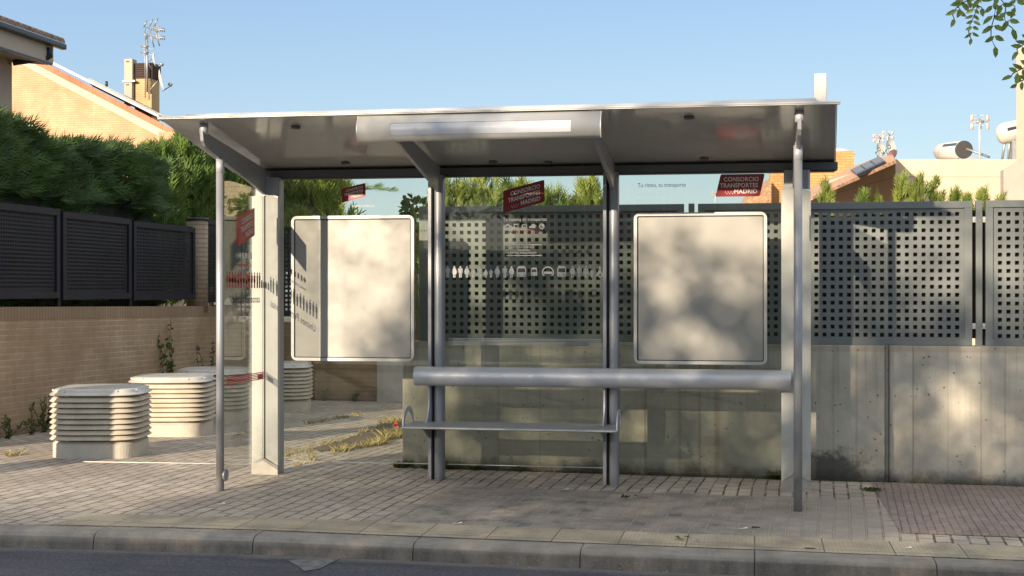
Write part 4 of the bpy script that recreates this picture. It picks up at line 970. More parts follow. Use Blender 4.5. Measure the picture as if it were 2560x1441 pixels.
for i in range(120):
    for j in range(4): q = i*5+j; e.f.append([q, q+5, q+6, q+1]); e.mi.append(0); e.sm.append(False)
e.build('hedge_body', 'hedge_mass', hb, fix=False)
for i, (xa, xb, hh, lab) in enumerate([(-30, -13, 5.4, 'unseen two storey ochre brick house, added behind the camera on the left to darken reflections'), (-8, 12, 5.8, 'unseen long ochre brick house, added directly behind the camera to darken reflections')]):
    t = thing('unseen_house', ((xa+xb)/2, -28, 0), lab, 'house'); e = MB(); e.box((xa, -32, -.5), (xb, -27, hh)); e.build('wall', 'brick_x', t)  # unseen houses, added to block the bright horizon in the glass
    e = MB(); e.prism([(xa-.4, -26.5, hh), (xa-.4, -29.5, hh+1.1), (xa-.4, -32.5, hh)], (xb-xa+.8, 0, 0)); e.build('roof', 'tile_field', t)
    for k2 in range(int((xb-xa)/2.8)):
        for z in (.6, 3.4): e = MB(); x = xa+1+k2*2.8; e.box((x, -27.0, z), (x+1.1, -26.94, z+1.3)); wi = e.build('window', 'steel_white', t); e = MB(); e.box((x+.06, -26.94, z+.06), (x+1.04, -26.93, z+1.24)); e.build('pane', 'glass_dark', wi)
# trunk just left of the frame: throws the dark band over the nearest vent
q_ = ong(182, 1149); k2 = 2.6; tp = Vector((q_.x-SA*k2, q_.y-k2, 0))
t = thing('street_tree', (tp.x, tp.y, 0), 'street tree on the pavement just left of the frame', 'tree')
e = MB(); e.tube([(tp.x, tp.y, -.1), (tp.x, tp.y, .2), (tp.x+.03, tp.y, 2.2), (tp.x, tp.y, 4.6)], [.26, .235, .20, .08], 14); e.build('trunk', 'bark', t)
mb = MB()
for _ in range(2500):
    v = rvec(r); p = Vector((tp.x-.3, tp.y, 5.2))+Vector((v.x*1.5, v.y*1.4, v.z*1.3))*r.random()**.4; leaf(mb, p, rvec(r), rvec(r), .14, .08)
mb.build('crown', 'tree_leaf', t, fix=False)

# ---- branch with feathered leaves hanging into the top right corner
t = thing('pinnate_tree', (3.7, 8.4, 0), 'tree with feathered green leaves whose twigs hang into the upper right corner', 'tree')
r = random.Random(21)
e = MB(); e.tube([(3.7, 8.4, -.2), (3.65, 8.3, 2.2), (3.3, 7.6, 4.0), (2.9, 7.0, 5.2)], [.14, .11, .08, .04], 10)
def at(x, y, D=5.6): return atD(x, y, D)
hub = at(2600, -120); hub2 = at(2480, -60); e.tube([(3.3, 7.6, 4.0), hub, hub2], [.05, .02, .008], 7)
e.tube([hub, at(2600, 120), at(2575, 190)], [.012, .006, .003], 5)
e.build('trunk', 'bark', t)
lf_ = MB(); tw = MB()
def pinnate(p0, p1, L, n, D=5.6, sag=8, two=True, dd=0):
    a, c_ = at(*p0, D), at(*p1, D+dd); pts = [a.lerp(c_, q/6)+Vector((.012*sin(q), .02*sin(q*1.7), 0)) for q in range(7)]
    tw.tube(pts, .0022, 4, 0, False)
    ax = (c_-a).normalized(); toc = Vector((0, 0, EYE))-a; toc.normalize(); sd = ax.cross(toc).normalized()
    for i in range(n):
        tt = .12+.86*i/max(1, n-1); p = a.lerp(c_, tt)
        for s_ in ((1, -1) if i < n-1 else (0,)):
            d = ax*(.55 if s_ else 1)+sd*s_*.85+rvec(r)*.22; leaf(lf_, p, d, (toc+rvec(r)*.55), L*r.uniform(.8, 1.15), L*.42)
for p0, p1, L, n, D in [((2412, -30), (2386, 48), .046, 4, 5.6), ((2440, -20), (2428, 98), .036, 8, 5.8), ((2420, -10), (2400, 22), .05, 3, 5.5), ((2478, -30), (2488, 118), .052, 6, 5.6), ((2490, -20), (2532, 72), .05, 5, 5.5),
                        ((2550, -40), (2538, 18), .045, 4, 5.5), ((2580, 90), (2545, 128), .045, 4, 5.6), ((2590, 150), (2530, 190), .045, 5, 5.5), ((2585, 185), (2542, 212), .04, 4, 5.6), ((2440, -30), (2455, 20), .045, 3, 5.4)]:
    pinnate(p0, p1, L, n, D)
tw.build('twig', 'stem', t, fix=False); lf_.build('leaves', 'pinnate_leaf', t, fix=False)
mb = MB()
for _ in range(2200):
    v = rvec(r); p = Vector((3.2, 7.4, 5.3))+Vector((v.x*1.5, v.y*1.4, v.z*1.1))*r.random()**.4; leaf(mb, p, rvec(r), rvec(r), .09, .05)
mb.build('crown', 'pinnate_leaf', t, fix=False)

# ================================================================== HOUSES
def P(x, y, w_, dw=0): v = onw(x, y, w_); return Vector((v.x, v.y+dw, v.z))
# -- gabled ochre brick house, left
HW = 42.0
hs = thing('gabled_house', tuple(P(200, 500, HW)*1.0), 'ochre brick house with a sloping sunlit gable, terracotta verge and tall chimney', 'house')
def dn(v, z=-.5): return Vector((v.x, v.y, z))
a, c_ = P(-180, 30, HW), P(405, 330, HW)
e = MB(); HD = Vector((-.264, .965, 0)); e.prism([a, c_, dn(c_), dn(a)], tuple(HD*9)); e.build('gable_wall', 'brick_house', hs)
e = MB()                                        # cream rake board
q = [P(-180, 20, HW, -.06), P(440, 332, HW, -.06), P(404, 343, HW, -.06), P(-180, 38, HW, -.06)]; e.prism(q, (0, .055, 0)); e.build('rake_board', 'cream', hs)
e = MB(); q = [P(60, 138, HW, -.05), P(130, 140, HW, -.05), P(60, 170, HW, -.05)]
rfo = MB(); q = [P(-180, 4, HW, -.18), P(440, 326, HW, -.18), P(440, 337, HW, -.18), P(-180, 15, HW, -.18)]
rfo.prism(q, tuple(HD*9.3)); ro = rfo.build('roof', 'tile', hs)
for i in range(22):                             # verge tiles, one by one in tone
    t0, t1 = i/22, (i+.96)/22; A_, B_ = P(-180, 3, HW, -.22), P(442, 326, HW, -.22); C_, D_ = P(-180, 20, HW, -.22), P(442, 342, HW, -.22)
    if i < 8: continue
    e = MB(); e.prism([A_.lerp(B_, t0), A_.lerp(B_, t1), C_.lerp(D_, t1+.003), C_.lerp(D_, t0)], (0, .04, 0)); e.build('verge_tile', 'verge_tile', ro)
e = MB(); e.prism([P(100, 141, HW, .3), P(387, 285, HW, .3), P(387, 290, HW, .3), P(100, 147, HW, .3)], (0, .1, 0)); e.build('verge_flashing', 'white_panel', ro)
e = MB(); e.prism([P(200, 187, HW, .6), P(400, 288, HW, .6), P(400, 300, HW, .6), P(200, 200, HW, .6)], (-.3, .9, 0)); e.build('solar_frame', 'gutter', ro)
e = MB(); e.tube([P(231, 205, HW, 1.0), P(231, 192, HW, 1.0)], .05, 6); e.build('roof_vent_pipe', 'gutter', ro)
e = MB(); e.prism([P(405, 332, HW, -.3), P(450, 332, HW, -.3), P(450, 362, HW, -.3), P(405, 362, HW, -.3)], (0, .8, 0)); e.prism([P(399, 362, HW, -.3), P(455, 362, HW, -.3), P(455, 368, HW, -.3), P(399, 368, HW, -.3)], (0, .8, 0)); e.build('eave_block', 'brick_house', hs)
e = MB()
A_, B_ = P(450, 334, HW, -.2), P(560, 408, HW+6); e.prism([A_, B_, B_+Vector((0, 0, -.13)), A_+Vector((0, 0, -.16))], (-.25, .1, 0)); e.prism([A_+Vector((-.02, .1, 0)), A_+Vector((-.02, .1, -.55)), A_+Vector((-.14, .1, -.55)), A_+Vector((-.14, .1, 0))], (0, .1, 0)); e.build('eave_gutter', 'gutter', hs)
e = MB(); A2, B2 = A_+Vector((-.1, .1, -.16)), B_+Vector((-.1, .1, -.13)); e.prism([A2, B2, B2+Vector((0, 0, -.28)), A2+Vector((0, 0, -.28))], (-.15, .1, 0)); e.build('eave_fascia', 'fascia', hs)
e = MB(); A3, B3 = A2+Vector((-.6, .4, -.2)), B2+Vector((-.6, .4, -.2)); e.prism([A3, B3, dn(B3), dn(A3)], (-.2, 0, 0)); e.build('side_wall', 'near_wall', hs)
# chimney
CW = 43.5
def cbox(mb, x0, y0, x1, y1, w0, dep, m=0):
    a, c_ = P(x0, y0, w0), P(x1, y1, w0); mb.box((a.x, w0, min(a.z, c_.z)), (c_.x, w0+dep, max(a.z, c_.z)), m)
e = MB(); cbox(e, 337, 197, 379, 330, CW, .62); ch = e.build('chimney', 'brick_chim', hs)
e = MB(); cbox(e, 336, 158, 380, 197, CW+.06, .5); e.build('cowl_core', 'dark', ch)
for i in range(7):
    e = MB(); y = 158+i*5.6; cbox(e, 333, y, 381, y+3.2, CW-.03, .68); e.build('cowl_slat', 'cowl', ch)
for (x0, y0, x1, y1) in ((310, 147, 331, 200), (310, 205, 330, 262)):
    e = MB(); cbox(e, x0, y0, x1, y1, CW-.15, .35); o = e.build('wall_unit', 'fascia', hs, .02)
    e = MB(); cbox(e, x0+5, y0+6, x0+13, y0+8, CW-.156, .004); e.build('unit_slot', 'dark', o)
e = MB(); cbox(e, 306, 201, 336, 204, CW-.2, .5); e.build('unit_shelf', 'grey_steel', hs)

def rod(mb, pts, r=.012, m=0): mb.tube(pts, r, 5, m)
# aerials
at_ = thing('tv_antenna', tuple(P(366, 250, 43.3)), 'tall aerial mast with several angled antennas, fixed to the chimney', 'antenna')
e = MB(); rod(e, [P(363, 245, 43.35), P(363, 66, 43.35)], .018); rod(e, [P(368, 230, 43.35), P(368, 84, 43.35)], .035); e.build('mast', 'grey_steel', at_)
for y0 in (68, 88):
    e = MB(); rod(e, [P(363, y0, 43.3), P(412, y0+8, 42.8)], .02)
    for i in range(7): x = 376+i*5.5; y = y0+2+i*1.0; s_ = 7-i*.4; rod(e, [P(x, y-s_, 43.0), P(x+3, y+s_, 43.0)], .012); 
    rod(e, [P(385, y0-3, 43), P(412, y0+4, 43)], .014); rod(e, [P(385, y0+8, 43), P(412, y0+9, 43)], .014)
    e.build('yagi_element', 'grey_steel', at_)
e = MB()
for q in (((367, 50), (359, 68)), ((382, 47), (374, 66)), ((395, 45), (385, 66)), ((373, 74), (385, 118)), ((386, 72), (399, 115)), ((399, 64), (392, 82)), ((360, 78), (366, 98))): rod(e, [P(*q[0], 43), P(*q[1], 43)], .022)
e.build('reflector', 'grey_steel', at_)
e = MB()
for cy in (118, 133):
    for cx, s_ in ((356, -1), (380, 1)):
        pts = [P(cx+9*cos(a), cy+5*sin(a), 43.1) for a in [pi*.2*s_+q*.35 for q in range(8)]]; rod(e, pts, .01)
    rod(e, [P(352, cy-2, 43.2), P(372, cy-2, 43.2)], .03)
e.build('loop_antenna', 'grey_steel', at_)
def dish(pix, D, rad, face, label, arm=None, base=None):
    c0 = atD(*pix, D); t = thing('satellite_dish', tuple(c0), label, 'satellite dish'); f = Vector(face).normalized()
    x = f.orthogonal().normalized(); y = f.cross(x); e = MB(); n, m_ = 20, 4; e.v.append(tuple(c0))
    for j in range(1, m_+1):
        q = j/m_
        for i in range(n): a = 2*pi*i/n; e.v.append(tuple(c0+(x*cos(a)+y*sin(a))*rad*q+f*rad*.22*q*q))
    for i in range(n): e.f.append([0, 1+i, 1+(i+1) % n]); e.mi.append(0); e.sm.append(True)
    for j in range(m_-1):
        for i in range(n): a = 1+j*n; e.f.append([a+i, a+(i+1) % n, a+n+(i+1) % n, a+n+i]); e.mi.append(0); e.sm.append(True)
    e.build('reflector', 'dish', t, fix=False)
    e = MB(); lnb = c0+f*rad*1.1-Vector((0, 0, rad*.4)) if arm is None else atD(*arm, D)
    rod(e, [c0-Vector((0, 0, rad))+f*.1, lnb], .018); e.tube([lnb, lnb+(c0-lnb).normalized()*.12], .05, 8); e.build('feed_arm', 'grey_steel', t)
    if base:
        e = MB(); rod(e, [c0-f*.03, c0-f*.15+Vector((0, 0, -rad*.3)), atD(*base, D)], .022); e.build('bracket', 'grey_steel', t)
    return t
dish((382, 148), 44.5, .24, (.93, .36, .12), 'small white satellite dish seen edge on above the chimney cowl', (408, 163), (380, 175))
dish((398, 201), 43.6, .36, (.92, .37, .22), 'white satellite dish seen edge on at the right side of the chimney', (430, 213), (370, 232))
# -- near house, upper left corner
UH = -14.0
nh = thing('near_house', (-14.6, 22, 0), 'nearer house at the left edge with clay tiled eave, dark gutter and shaded wall', 'house')
A_, B_ = onu(-120, 4, UH), onu(134, 118, UH); y0, y1 = A_.y, B_.y
zt0 = onu(0, 66, UH).z; ztop = lambda y: zt0
zg = onu(134, 117, UH).z; zA = zg+0.0
e = MB(); e.box((UH-.25, 14, zg-.36), (UH, y1, zg)); e.build('fascia', 'fascia', nh, .01)
e = MB(); e.box((UH+.002, 14, zg-.40), (UH+.02, y1-.1, zg-.345)); e.build('drip_edge', 'gutter', nh)
e = MB(); e.box((UH+.002, 14, zg-.02), (UH+.14, y1+.30, zg+.10)); e.build('gutter', 'gutter', nh, .03)
e = MB(); e.prism([(UH-3.0, 14, zg-.10), (UH-.1, 14, zg-.37), (UH-.1, 14, zg-.33), (UH-3, 14, zg)], (0, y1-14-.02, 0)); e.build('soffit', 'fascia', nh)
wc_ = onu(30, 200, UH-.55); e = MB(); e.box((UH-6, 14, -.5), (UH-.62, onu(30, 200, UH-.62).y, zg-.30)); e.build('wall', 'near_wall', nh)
rt = MB(); n = 34
rf_ = MB(); yb = y1+.18; rf_.v = []; 
rf_.hexa([(UH+.10, 14, zg+.02), (UH+.10, yb-.1, zg+.02), (UH-.2, yb-.1, zg+.10), (UH-7.5, 14, zg+2.75), (UH+.10, 14, zg+.10), (UH+.10, yb-.1, zg+.10), (UH-.2, yb-.1, zg+.19), (UH-7.5, 14, zg+2.86)]); ro = rf_.build('roof', 'tile_dark', nh)
e = MB()
for i in range(62):
    y = 15.0+i*.215+ (yb-15.0) % .215 -.06
    if y > yb: break
    pts0 = [(UH+.14, y+.10*cos(a), zg+.095+.10*sin(a)) for a in [pi*q/6 for q in range(7)]]
    L_ = max(.6, min(4.0, (yb-y)*.85+.55)); d = Vector((-L_, 0, L_*.369)); e.prism(pts0, d, 0, True)
e.build('roof_tiles', 'tile_dark', ro)
e = MB(); A_ = onu(125, 119, UH+.05); B_ = onu(125, 140, UH+.05); C_ = onu(32, 157, UH-.55); e.tube([A_, B_, B_+Vector((-.08, -.03, -.05)), C_], .06, 10); e.build('downpipe', 'gutter', nh)

# -- beige house, right
D0 = 30.0
c0 = atD(2240, 398, D0); dl = Vector((-.192, .981, 0)); df_ = Vector((.981, .192, 0))
M['beige'] = render_house('beige_render', (.60, .49, .37), (.66, .54, .41), EYE+(720-442)/FPX*30)
M['beige_side'] = render_house('beige_render_side', (.60, .51, .41), (.68, .58, .47), EYE+(720-442)/FPX*30)
bh = thing('beige_house', (c0.x, c0.y, 0), 'flat roofed beige rendered house whose side wall recedes down a slope', 'house')
fr = onpl(2545, 398, c0, df_); fr.z = c0.z
e = MB(); e.prism([c0, fr, dn(fr), dn(c0)], tuple(dl*6+df_*0)); e.build('front_wall', 'beige', bh, .01)
lb = onpl(2020, 494, c0, dl); 
e = MB(); cc = c0-df_*.01; e.prism([cc, lb-df_*.01, dn(lb-df_*.01), dn(cc)], tuple(df_*.25+dl*.02)); e.build('side_wall', 'beige_side', bh)
e = MB(); q = atD(2453, 426, D0+.4); e.tube([q+Vector((0, 0, 0)), q-Vector((0, .25, 0))], .035, 8); e.build('wall_spout', 'grey_steel', bh)
# tiled roof behind the receding wall with roof windows
tr_ = thing('tiled_roof_house', tuple(atD(2150, 600, 36)), 'terracotta roofed house behind the beige wall, with brick tower and a row of roof windows', 'house')
q = [onpl(2232, 402, c0, dl)+Vector((-.3, .3, 0)), onpl(2020, 494, c0, dl)+Vector((-.3, .3, 0))]
r1 = atD(2180, 398, 40.0)
def onroof(x, y, up=0): # plane of the roof
    n_ = (r1-q[0]).cross(q[1]-q[0]).normalized()
    if n_.z < 0: n_ = -n_
    r_ = ray(x, y); t = (q[0]+n_*up-Vector((0, 0, EYE))).dot(n_)/r_.dot(n_); return Vector((r_.x*t, r_.y*t, EYE+r_.z*t))
RN = (r1-q[0]).cross(q[1]-q[0]).normalized()
if RN.z < 0: RN = -RN
e = MB(); e.prism([onroof(*v) for v in ((2238, 400), (2232, 387), (2180, 398), (2070, 440), (1990, 474), (1990, 512), (2030, 492))], tuple(RN*-.06))
ro = e.build('roof', 'tile_field', tr_)
e = MB(); A_, B_ = atD(2233, 383, 35.9), atD(2210, 418, 33.2); e.tube([A_, B_], .10, 8); e.build('ridge_tiles', 'verge_tile', ro)
for (x0, x1) in ((2126, 2149), (2150, 2173), (2174, 2197)):
    yy = lambda x: 432-(x-2126)*.47
    qd = [onroof(x0+16, yy(x0)+4, .05), onroof(x1+16, yy(x1)+4, .05), onroof(x1, yy(x1)-8, .05), onroof(x0, yy(x0)-8, .05)]
    e = MB(); e.prism(qd, tuple(RN*-.06)); fo = e.build('roof_window', 'gutter', ro)
    c4 = sum(qd, Vector())/4; e = MB(); e.prism([c4+(v-c4)*.84+RN*.008 for v in qd], tuple(RN*-.006)); e.build('pane', 'glass_dark', fo)
TWD = 47.0
e = MB(); a = atD(1925, 381, TWD); c_ = atD(2133, 381, TWD); e.box((a.x, a.y, 0), (c_.x, a.y+2.2, a.z)); e.build('brick_tower', 'brick_tower', tr_)
e = MB(); a2 = atD(2036, 380, TWD+.6); n = 14; rr = .62*1.0; cx = atD(2085, 380, TWD+1)
for j in range(5):
    for i in range(n): a_ = 2*pi*i/n; b_ = (pi/2)*j/5; e.v.append((cx.x+.72*cos(a_)*cos(b_), cx.y+.72*sin(a_)*cos(b_), a.z+.25*sin(b_)))
for j in range(4):
    for i in range(n): e.f.append([j*n+i, j*n+(i+1) % n, (j+1)*n+(i+1) % n, (j+1)*n+i]); e.mi.append(0); e.sm.append(True)
e.f.append([4*n+i for i in range(n)]); e.mi.append(0); e.sm.append(True); e.build('tower_cap', 'steel_white', tr_)
e = MB(); A_, B_ = atD(1850, 512, TWD-.6), atD(1928, 462, TWD-.6); e.prism([A_, B_, dn(B_, 2.0), dn(A_, 2.0)], (0, .1, 0)) if False else e.prism([A_, B_, Vector((B_.x, B_.y, A_.z-.4)), Vector((A_.x, A_.y, A_.z-.4))], (.2, 3, .6)); e.build('lower_roof', 'tile_field', tr_)
e = MB(); A_ = atD(2036, 520, TWD-.5); e.prism([atD(2000, 520, TWD-.4), atD(1925, 520, TWD-.4), atD(1925, 560, TWD-.4), atD(2000, 560, TWD-.4)], (0, .2, 0)); e.build('lower_wall', 'brick_tower', tr_)
# tall house and shaded wall at the right edge
th_ = thing('tall_house', tuple(atD(2600, 700, 26)), 'tall beige rendered house corner at the right edge of the view', 'house')
a = atD(2541, 136, 27.0); e = MB(); e.prism([a, a+Vector((.03, 0, .12)), a+Vector((.15, 0, .17)), a+df_*6+Vector((0, 0, .17)), dn(a+df_*6), dn(a)], tuple(dl*-2.2)); e.build('wall', 'beige', th_)
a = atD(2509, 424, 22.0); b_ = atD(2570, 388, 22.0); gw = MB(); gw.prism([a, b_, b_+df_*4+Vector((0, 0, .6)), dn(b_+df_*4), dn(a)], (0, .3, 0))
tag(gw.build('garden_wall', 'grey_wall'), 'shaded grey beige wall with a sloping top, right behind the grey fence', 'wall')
# solar water tanks
def tank(x0, y0, x1, y1, rpx, D, label, legs, dd=-.45):
    A_ = atD(x0, y0, D); B_ = atD(x1, y1, D+dd); R_ = rpx/FPX*D; t = thing('solar_water_tank', tuple((A_+B_)/2-Vector((0, 0, R_))), label, 'water tank')
    ax = (B_-A_).normalized(); e = MB(); e.tube([A_-ax*.05, A_, B_], [R_*.9, R_, R_], 28); o = e.build('tank_body', 'steel_white', t)
    e = MB(); e.tube([B_+ax*.002, B_+ax*.03, B_+ax*.05], [R_*1.01, R_*1.01, R_*.92], 28); e.build('tank_end', 'tank_end', t)
    e = MB(); e.tube([A_+ax*.4, A_+ax*.405], R_*1.004, 28); e.tube([A_-ax*.005, A_+ax*.01], R_*1.01, 28); e.build('seam', 'grey_steel', o)
    toc = (Vector((0, 0, EYE))-A_).normalized(); s_ = (toc+Vector((0, 0, .25))).normalized(); s_ = (s_-ax*s_.dot(ax)).normalized(); v_ = ax.cross(s_)
    m0, m1 = A_.lerp(B_, .40)+s_*R_*1.0, A_.lerp(B_, .98)+s_*R_*1.0; e = MB(); e.prism([m0+v_*.035, m1+v_*.035, m1-v_*.035, m0-v_*.035], tuple(s_*.015)); e.build('label_bar', 'gutter', o)
    e = MB()
    zb = c0.z-.05
    for fr_ in ((.1, .2) if not legs else (.08, .25, .5)):
        p_ = A_.lerp(B_, fr_); rod(e, [p_+Vector((0, 0, -R_*.8)), Vector((p_.x+.25*(fr_-.25), p_.y+.2, zb))], .028)
    if legs:
        p_ = A_.lerp(B_, .55); e.box((p_.x-.12, p_.y-.05, zb), (p_.x+.12, p_.y+.2, p_.z-R_*.7)); rod(e, [A_.lerp(B_, .3)+Vector((0, 0, -R_*.95)), B_+Vector((.1, 0, -R_*2.0))], .03); rod(e, [A_.lerp(B_, .25)+Vector((0, .1, -R_*1.5)), B_+Vector((0, .1, -R_*1.2))], .03)
    else:
        rod(e, [B_+Vector((0, 0, R_*.2)), B_+Vector((.55, -.2, -R_*1.0))], .03); e.box((B_.x-.1, B_.y, zb), (B_.x+.35, B_.y+.2, B_.z-R_*.9))
    e.build('tank_stand', 'grey_steel', t); return t
tank(2354, 379, 2409, 374, 21, 33.5, 'silver solar water tank with a dark round end on the beige parapet', False, -1.6)
tank(2507, 334, 2575, 320, 26.5, 30.5, 'larger raised silver tank on legs, cut off by the tall house', True, -.5)
# aerials on the right
def hbeam(x, ytop, ybot, D, wd, label, tilt=0):
    t = thing('tv_antenna', tuple(atD(x, ybot, D)), label, 'antenna', 'aerials on the roofs at the right')
    e = MB(); rod(e, [atD(x, ybot, D), atD(x, ytop+wd*.5, D)], .02); e.build('mast', 'steel_white', t)
    e = MB(); 
    for q in (-1, 1):
        for k2 in (0, 1): rod(e, [atD(x+q*wd*.5, ytop+k2*wd*.55, D), atD(x+q*wd*.5+q*1, ytop+wd*.45+k2*wd*.55-2, D)], .035)
        for k2 in range(4): rod(e, [atD(x, ytop+k2*wd*.22+1, D), atD(x+q*wd*.5, ytop+k2*wd*.22, D)], .008)
    e.build('reflector', 'ant_red', t)
    e = MB(); rod(e, [atD(x-wd*.25, ytop+wd*.45+tilt, D), atD(x+wd*.3, ytop+wd*.40-tilt, D)], .022); rod(e, [atD(x+2, ytop+wd*.2, D), atD(x+3, ytop+wd*.9, D)], .018)
    for k2 in range(4): rod(e, [atD(x-wd*.2+k2*wd*.13, ytop+wd*.35, D), atD(x-wd*.2+k2*wd*.13+1, ytop+wd*.55, D)], .012)
    e.build('yagi_element', 'grey_steel', t)
hbeam(2449, 288, 400, 31.5, 38, 'aerial on a tall white mast between the two solar tanks')
hbeam(2196, 336, 392, 41, 22, 'shorter left one of two aerials above the tiled ridge'); hbeam(2219, 328, 390, 40.5, 22, 'taller right one of two aerials above the tiled ridge')
dish((2199, 374), 41, .16*1.3, (.75, -.66, .15), 'white satellite dish, left one of the pair on the tiled ridge', (2210, 384), (2195, 392)); dish((2224, 368), 40, .18*1.3, (.75, -.66, .15), 'white satellite dish, right one of the pair on the tiled ridge', (2241, 380), (2222, 388))
hbeam(1788, 480, 520, 55, 12, 'tiny distant aerial seen through the right glass bay')

# ================================================================== WEEDS, LITTER
def tuft(mb, p, n, h, sp, r, wd=.004, lean=.5):
    for _ in range(n):
        a = r.uniform(0, 2*pi); o_ = Vector((cos(a), sin(a), 0))*sp*r.random(); d = (Vector((cos(a)*lean, sin(a)*lean, 1))+rvec(r)*.3).normalized(); L = h*r.uniform(.5, 1.2); s_ = d.cross(rvec(r)).normalized()*wd
        q = p+o_; m_ = q+d*L*.55; mb.add([q-s_, q+s_, m_+s_*.8, q+d*L+Vector((cos(a), sin(a), -.2))*L*.25, m_-s_*.8], [(0, 1, 2, 3, 4)])
r = random.Random(77); mb = MB()
def along(mb, pts, n, jit, nb, h, sp, **k):
    for _ in range(n):
        i = r.randrange(len(pts)-1); t = r.random(); x = pts[i][0]+(pts[i+1][0]-pts[i][0])*t+r.uniform(-jit, jit)*2; y = pts[i][1]+(pts[i+1][1]-pts[i][1])*t+r.uniform(-jit, jit)*.6
        tuft(mb, ong(x, y), nb, h*r.uniform(.5, 1.4), sp, r, **k)
along(mb, [(830, 1132), (900, 1120), (960, 1108), (1006, 1088)], 70, 5, 9, .07, .04)
along(mb, [(780, 1118), (860, 1102), (940, 1070), (1006, 1045)], 40, 5, 7, .05, .04)
along(mb, [(760, 1062), (830, 1050), (900, 1036)], 35, 3, 7, .05, .05)
along(mb, [(700, 1140), (780, 1125), (760, 1150)], 30, 8, 6, .04, .04)
along(mb, [(960, 1060), (1006, 1050)], 22, 10, 7, .06, .04)
along(mb, [(720, 1166), (800, 1150)], 14, 4, 6, .03, .03)
along(mb, [(620, 1083), (560, 1100)], 10, 4, 6, .04, .03); along(mb, [(20, 1142), (60, 1136)], 10, 3, 6, .05, .03)
for (x, y) in ((962, 1103), (958, 1108), (972, 1100), (1000, 1092), (1004, 1096)): tuft(mb, ong(x, y), 14, .16, .03, r, wd=.006)
tag(mb.build('dry_grass', 'dry_grass', fix=False), 'yellow dry grass growing from the broken paving joints behind the shelter', 'grass', kind='stuff')
mb = MB(); 
for _ in range(260):                          # moss and weeds at the foot of the concrete wall
    u = r.uniform(-2.9, 3.5); tuft(mb, Vector((u, WF-.02-r.random()*.07, G(u, 11))), 4, .02, .03, r, wd=.004, lean=1.2)
for u, h in ((-2.93, .05), (-2.9, .08), (-2.72, .05), (-2.5, .08), (-2.3, .06), (-1.9, .045), (.20, .09), (.17, .07)):
    for _ in range(5): tuft(mb, Vector((u+r.uniform(-.03, .03), WF-.06, G(u, 11))), 9, h, .03, r, wd=.008, lean=.8)
tag(mb.build('moss', 'moss', fix=False), 'moss and small weeds in the joint below the concrete wall', 'moss', kind='stuff')
mb = MB()
for (x, y) in ((1368, 1255), (1345, 1240), (1612, 1252), (2190, 1230), (1880, 1300), (1570, 1350)): 
    pass
for _ in range(45):
    k2 = r.choice([0, 1]); u = r.uniform(.15, .9) if k2 else .88; w_ = r.uniform(8.9, 11.1)
    if k2: u = round(u/.1)*.1+.045
    tuft(mb, Vector((u+r.uniform(-.01, .01), w_, G(u, w_)-.002)), 4, .007, .012, r, wd=.002, lean=1.3)
for _ in range(26): tuft(mb, Vector((.88+r.uniform(-.05, .05), 10.75+r.uniform(-.08, .08), G(.88, 10))), 8, .03, .03, r, wd=.005, lean=1.2)
tag(mb.build('joint_weeds', 'moss', fix=False), 'tiny green weeds in the paving joints near the right column', 'weeds', kind='stuff')
# plants against the brick wall
def weed(p, h, n, label, group, mat='weed_leaf', seed=1, sp=.18, L=.05):
    r = random.Random(seed); t = thing('weed_plant', tuple(p), label, 'weed', group); e = MB(); mb = MB()
    for i in range(n):
        tip = Vector(p)+Vector((r.uniform(-sp, sp)*.5, r.uniform(-sp, sp), h*r.uniform(.55, 1))); mid = Vector(p).lerp(tip, .5)+Vector((r.uniform(-.03, .03), r.uniform(-.03, .03), 0))
        e.tube([p, mid, tip], [.005, .004, .002], 4, 0, False)
        for k2 in range(int(12*h/.5)+4):
            q = r.random(); b_ = Vector(p).lerp(mid, q*2) if q < .5 else mid.lerp(tip, q*2-1); leaf(mb, b_, rvec(r)+Vector((0, 0, .3)), rvec(r), L*r.uniform(.6, 1.2), L*.4)
    e.build('stem', 'stem', t, fix=False); mb.build('foliage', mat, t, fix=False)
def lw(x, dz=0):
    p_ = onu(x, 1000, LX+.10); return Vector((p_.x, p_.y, G(p_.x, p_.y)))
weed(lw(112), .42, 10, 'dense dark weed clump at the wall foot, left of the nearest vent', None, seed=1, sp=.2)
weed(lw(78), .26, 5, 'small weed second from the left at the foot of the brick wall', None, seed=2, sp=.12)
weed(lw(22), .30, 6, 'wispy weed at the wall foot by the left picture edge', None, seed=3, sp=.18)
weed(lw(436), 1.25, 7, 'tall straggly weed growing up the brick wall behind the second vent', None, seed=4, sp=.35, L=.07)
weed(lw(515), .95, 5, 'thin tall weed on the brick wall just left of the shelter pole', None, seed=5, sp=.3, L=.05)
weed(lw(610), 1.25, 9, 'leafy weed on the brick wall seen through the side glass', None, seed=6, sp=.3, L=.07)
for i, (x, y, lab) in enumerate([(885, 1004, 'small dark weed at the foot of the rear brick wall, nearer the vent'), (810, 1000, 'low green weed between the farthest vent and the rear wall')]):
    p_ = onw(x, y, 18.4); weed((p_.x, 18.4, G(p_.x, 18.4)), .16, 6, lab, None, seed=8+i, sp=.12)
# red flower in the soil strip
p_ = ong(990, 1086); t = thing('red_flower', tuple(p_), 'single red flower in the dry strip beside the concrete wall', 'flower'); e = MB(); e.tube([p_, p_+Vector((0, 0, .09))], .003, 5); e.build('stem', 'stem', t)
e = MB(); r = random.Random(2); 
for _ in range(9): leaf(e, p_+Vector((0, 0, .09)), rvec(r)+Vector((0, -.3, .5)), rvec(r), .045, .035)
e.build('petals', 'flower', t, fix=False)
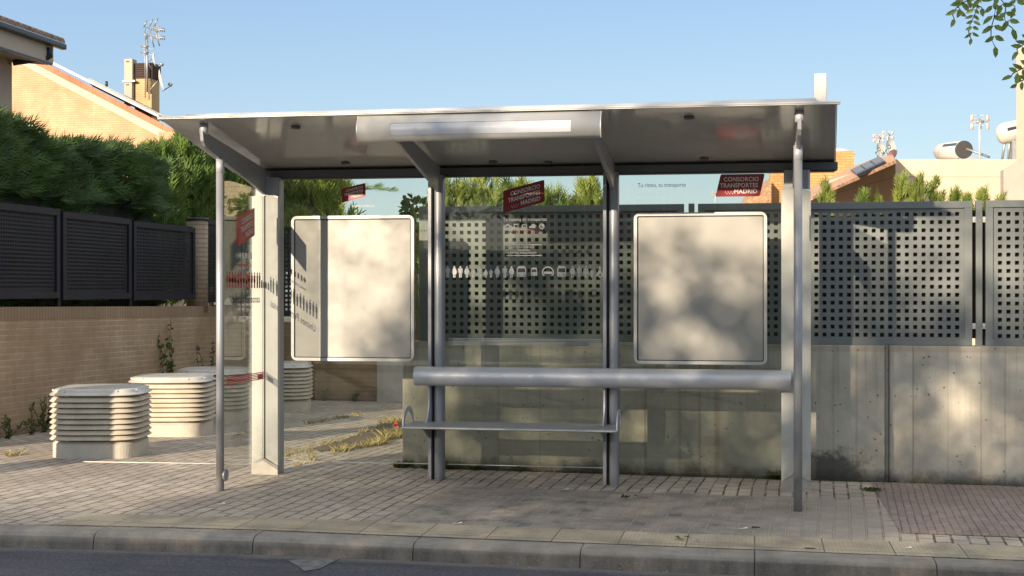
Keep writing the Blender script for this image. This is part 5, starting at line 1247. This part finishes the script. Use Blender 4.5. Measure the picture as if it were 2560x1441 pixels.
# litter
for i, (x, y, ang, L, m_, lab) in enumerate([(1858, 1325, .3, .055, 'litter', 'white paper scrap on the dark pavers in front of the right bay'), (1413, 1227, .2, .05, 'litter', 'pale scrap on the pavers in front of the second back post'), (1143, 1312, .1, .06, 'litter', 'white paper scrap on the tactile strip left of centre'), (553, 1263, .5, .05, 'litter', 'white scrap on the paving right of the left pole'),
        (2270, 1374, .1, .04, 'litter', 'cigarette end on the sunlit tactile strip at the right'), (1890, 1321, 0, .05, 'dark', 'dark twig piece right of the paper scrap on the pavers'), (2025, 1374, .1, .06, 'stem', 'brown twig on the tactile strip below the right pole'), (1545, 1212, .4, .04, 'litter', 'tiny white scrap beside the second back post')]):
    p_ = ong(x, y, .008); e = MB(); n = 6; d = Vector((cos(ang), sin(ang), 0)); s_ = Vector((-sin(ang), cos(ang), 0))*.010
    if m_ == 'litter': e.add([p_-d*L/2-s_, p_+d*L/2-s_*.6+Vector((0, 0, .004)), p_+d*L/2+s_+Vector((0, 0, .012)), p_+s_*1.4+Vector((0, 0, .002)), p_-d*L/2+s_], [(0, 1, 2, 3, 4)])
    else: e.tube([p_-d*L/2, p_+s_*.2, p_+d*L/2], [.005, .004, .003], 5)
    tag(e.build('litter' if m_ == 'litter' else 'twig', m_, fix=False), lab, 'litter')
for i, (x, y, n_, lab) in enumerate([(1572, 1248, 14, 'green fallen leaf sprig on the dark pavers before the right bay'), (1713, 1352, 8, 'small fallen green sprig on the tactile strip'), (1545, 1419, 12, 'dark fallen leaves lying in the gutter by the kerb')]):
    p_ = ong(x, y, .008) if y < 1400 else Vector(onroad(x, y))+Vector((0, 0, .01)); e = MB()
    for _ in range(n_): leaf(e, p_+Vector((r.uniform(-.07, .07), r.uniform(-.03, .03), r.random()*.01)), Vector((r.uniform(-1, 1), r.uniform(-1, 1), .15)), Vector((0, 0, 1)), .04, .018)
    tag(e.build('fallen_leaves', 'hedge_leaf', fix=False), lab, 'leaves')
# scattered dry leaf crumbs
e = MB()
for _ in range(260):
    k2 = r.random(); u = r.uniform(.9, 2.6) if k2 < .5 else r.uniform(-4.5, 2.5); w_ = r.uniform(8.9, 11.2) if k2 < .5 else r.choice([r.uniform(11.0, 11.24), kb(u)-.21-r.random()**2*.2])
    z = G(u, w_)+.007 if w_ > 8 else G(u, 0)+RZ+.008
    leaf(e, Vector((u, w_, z)), Vector((r.uniform(-1, 1), r.uniform(-1, 1), .2)), Vector((0, 0, 1)), r.uniform(.008, .026), .010)
tag(e.build('leaf_crumbs', 'dry_grass', fix=False), 'scattered dry leaf crumbs on the red paving and along the wall', 'leaves', kind='stuff')
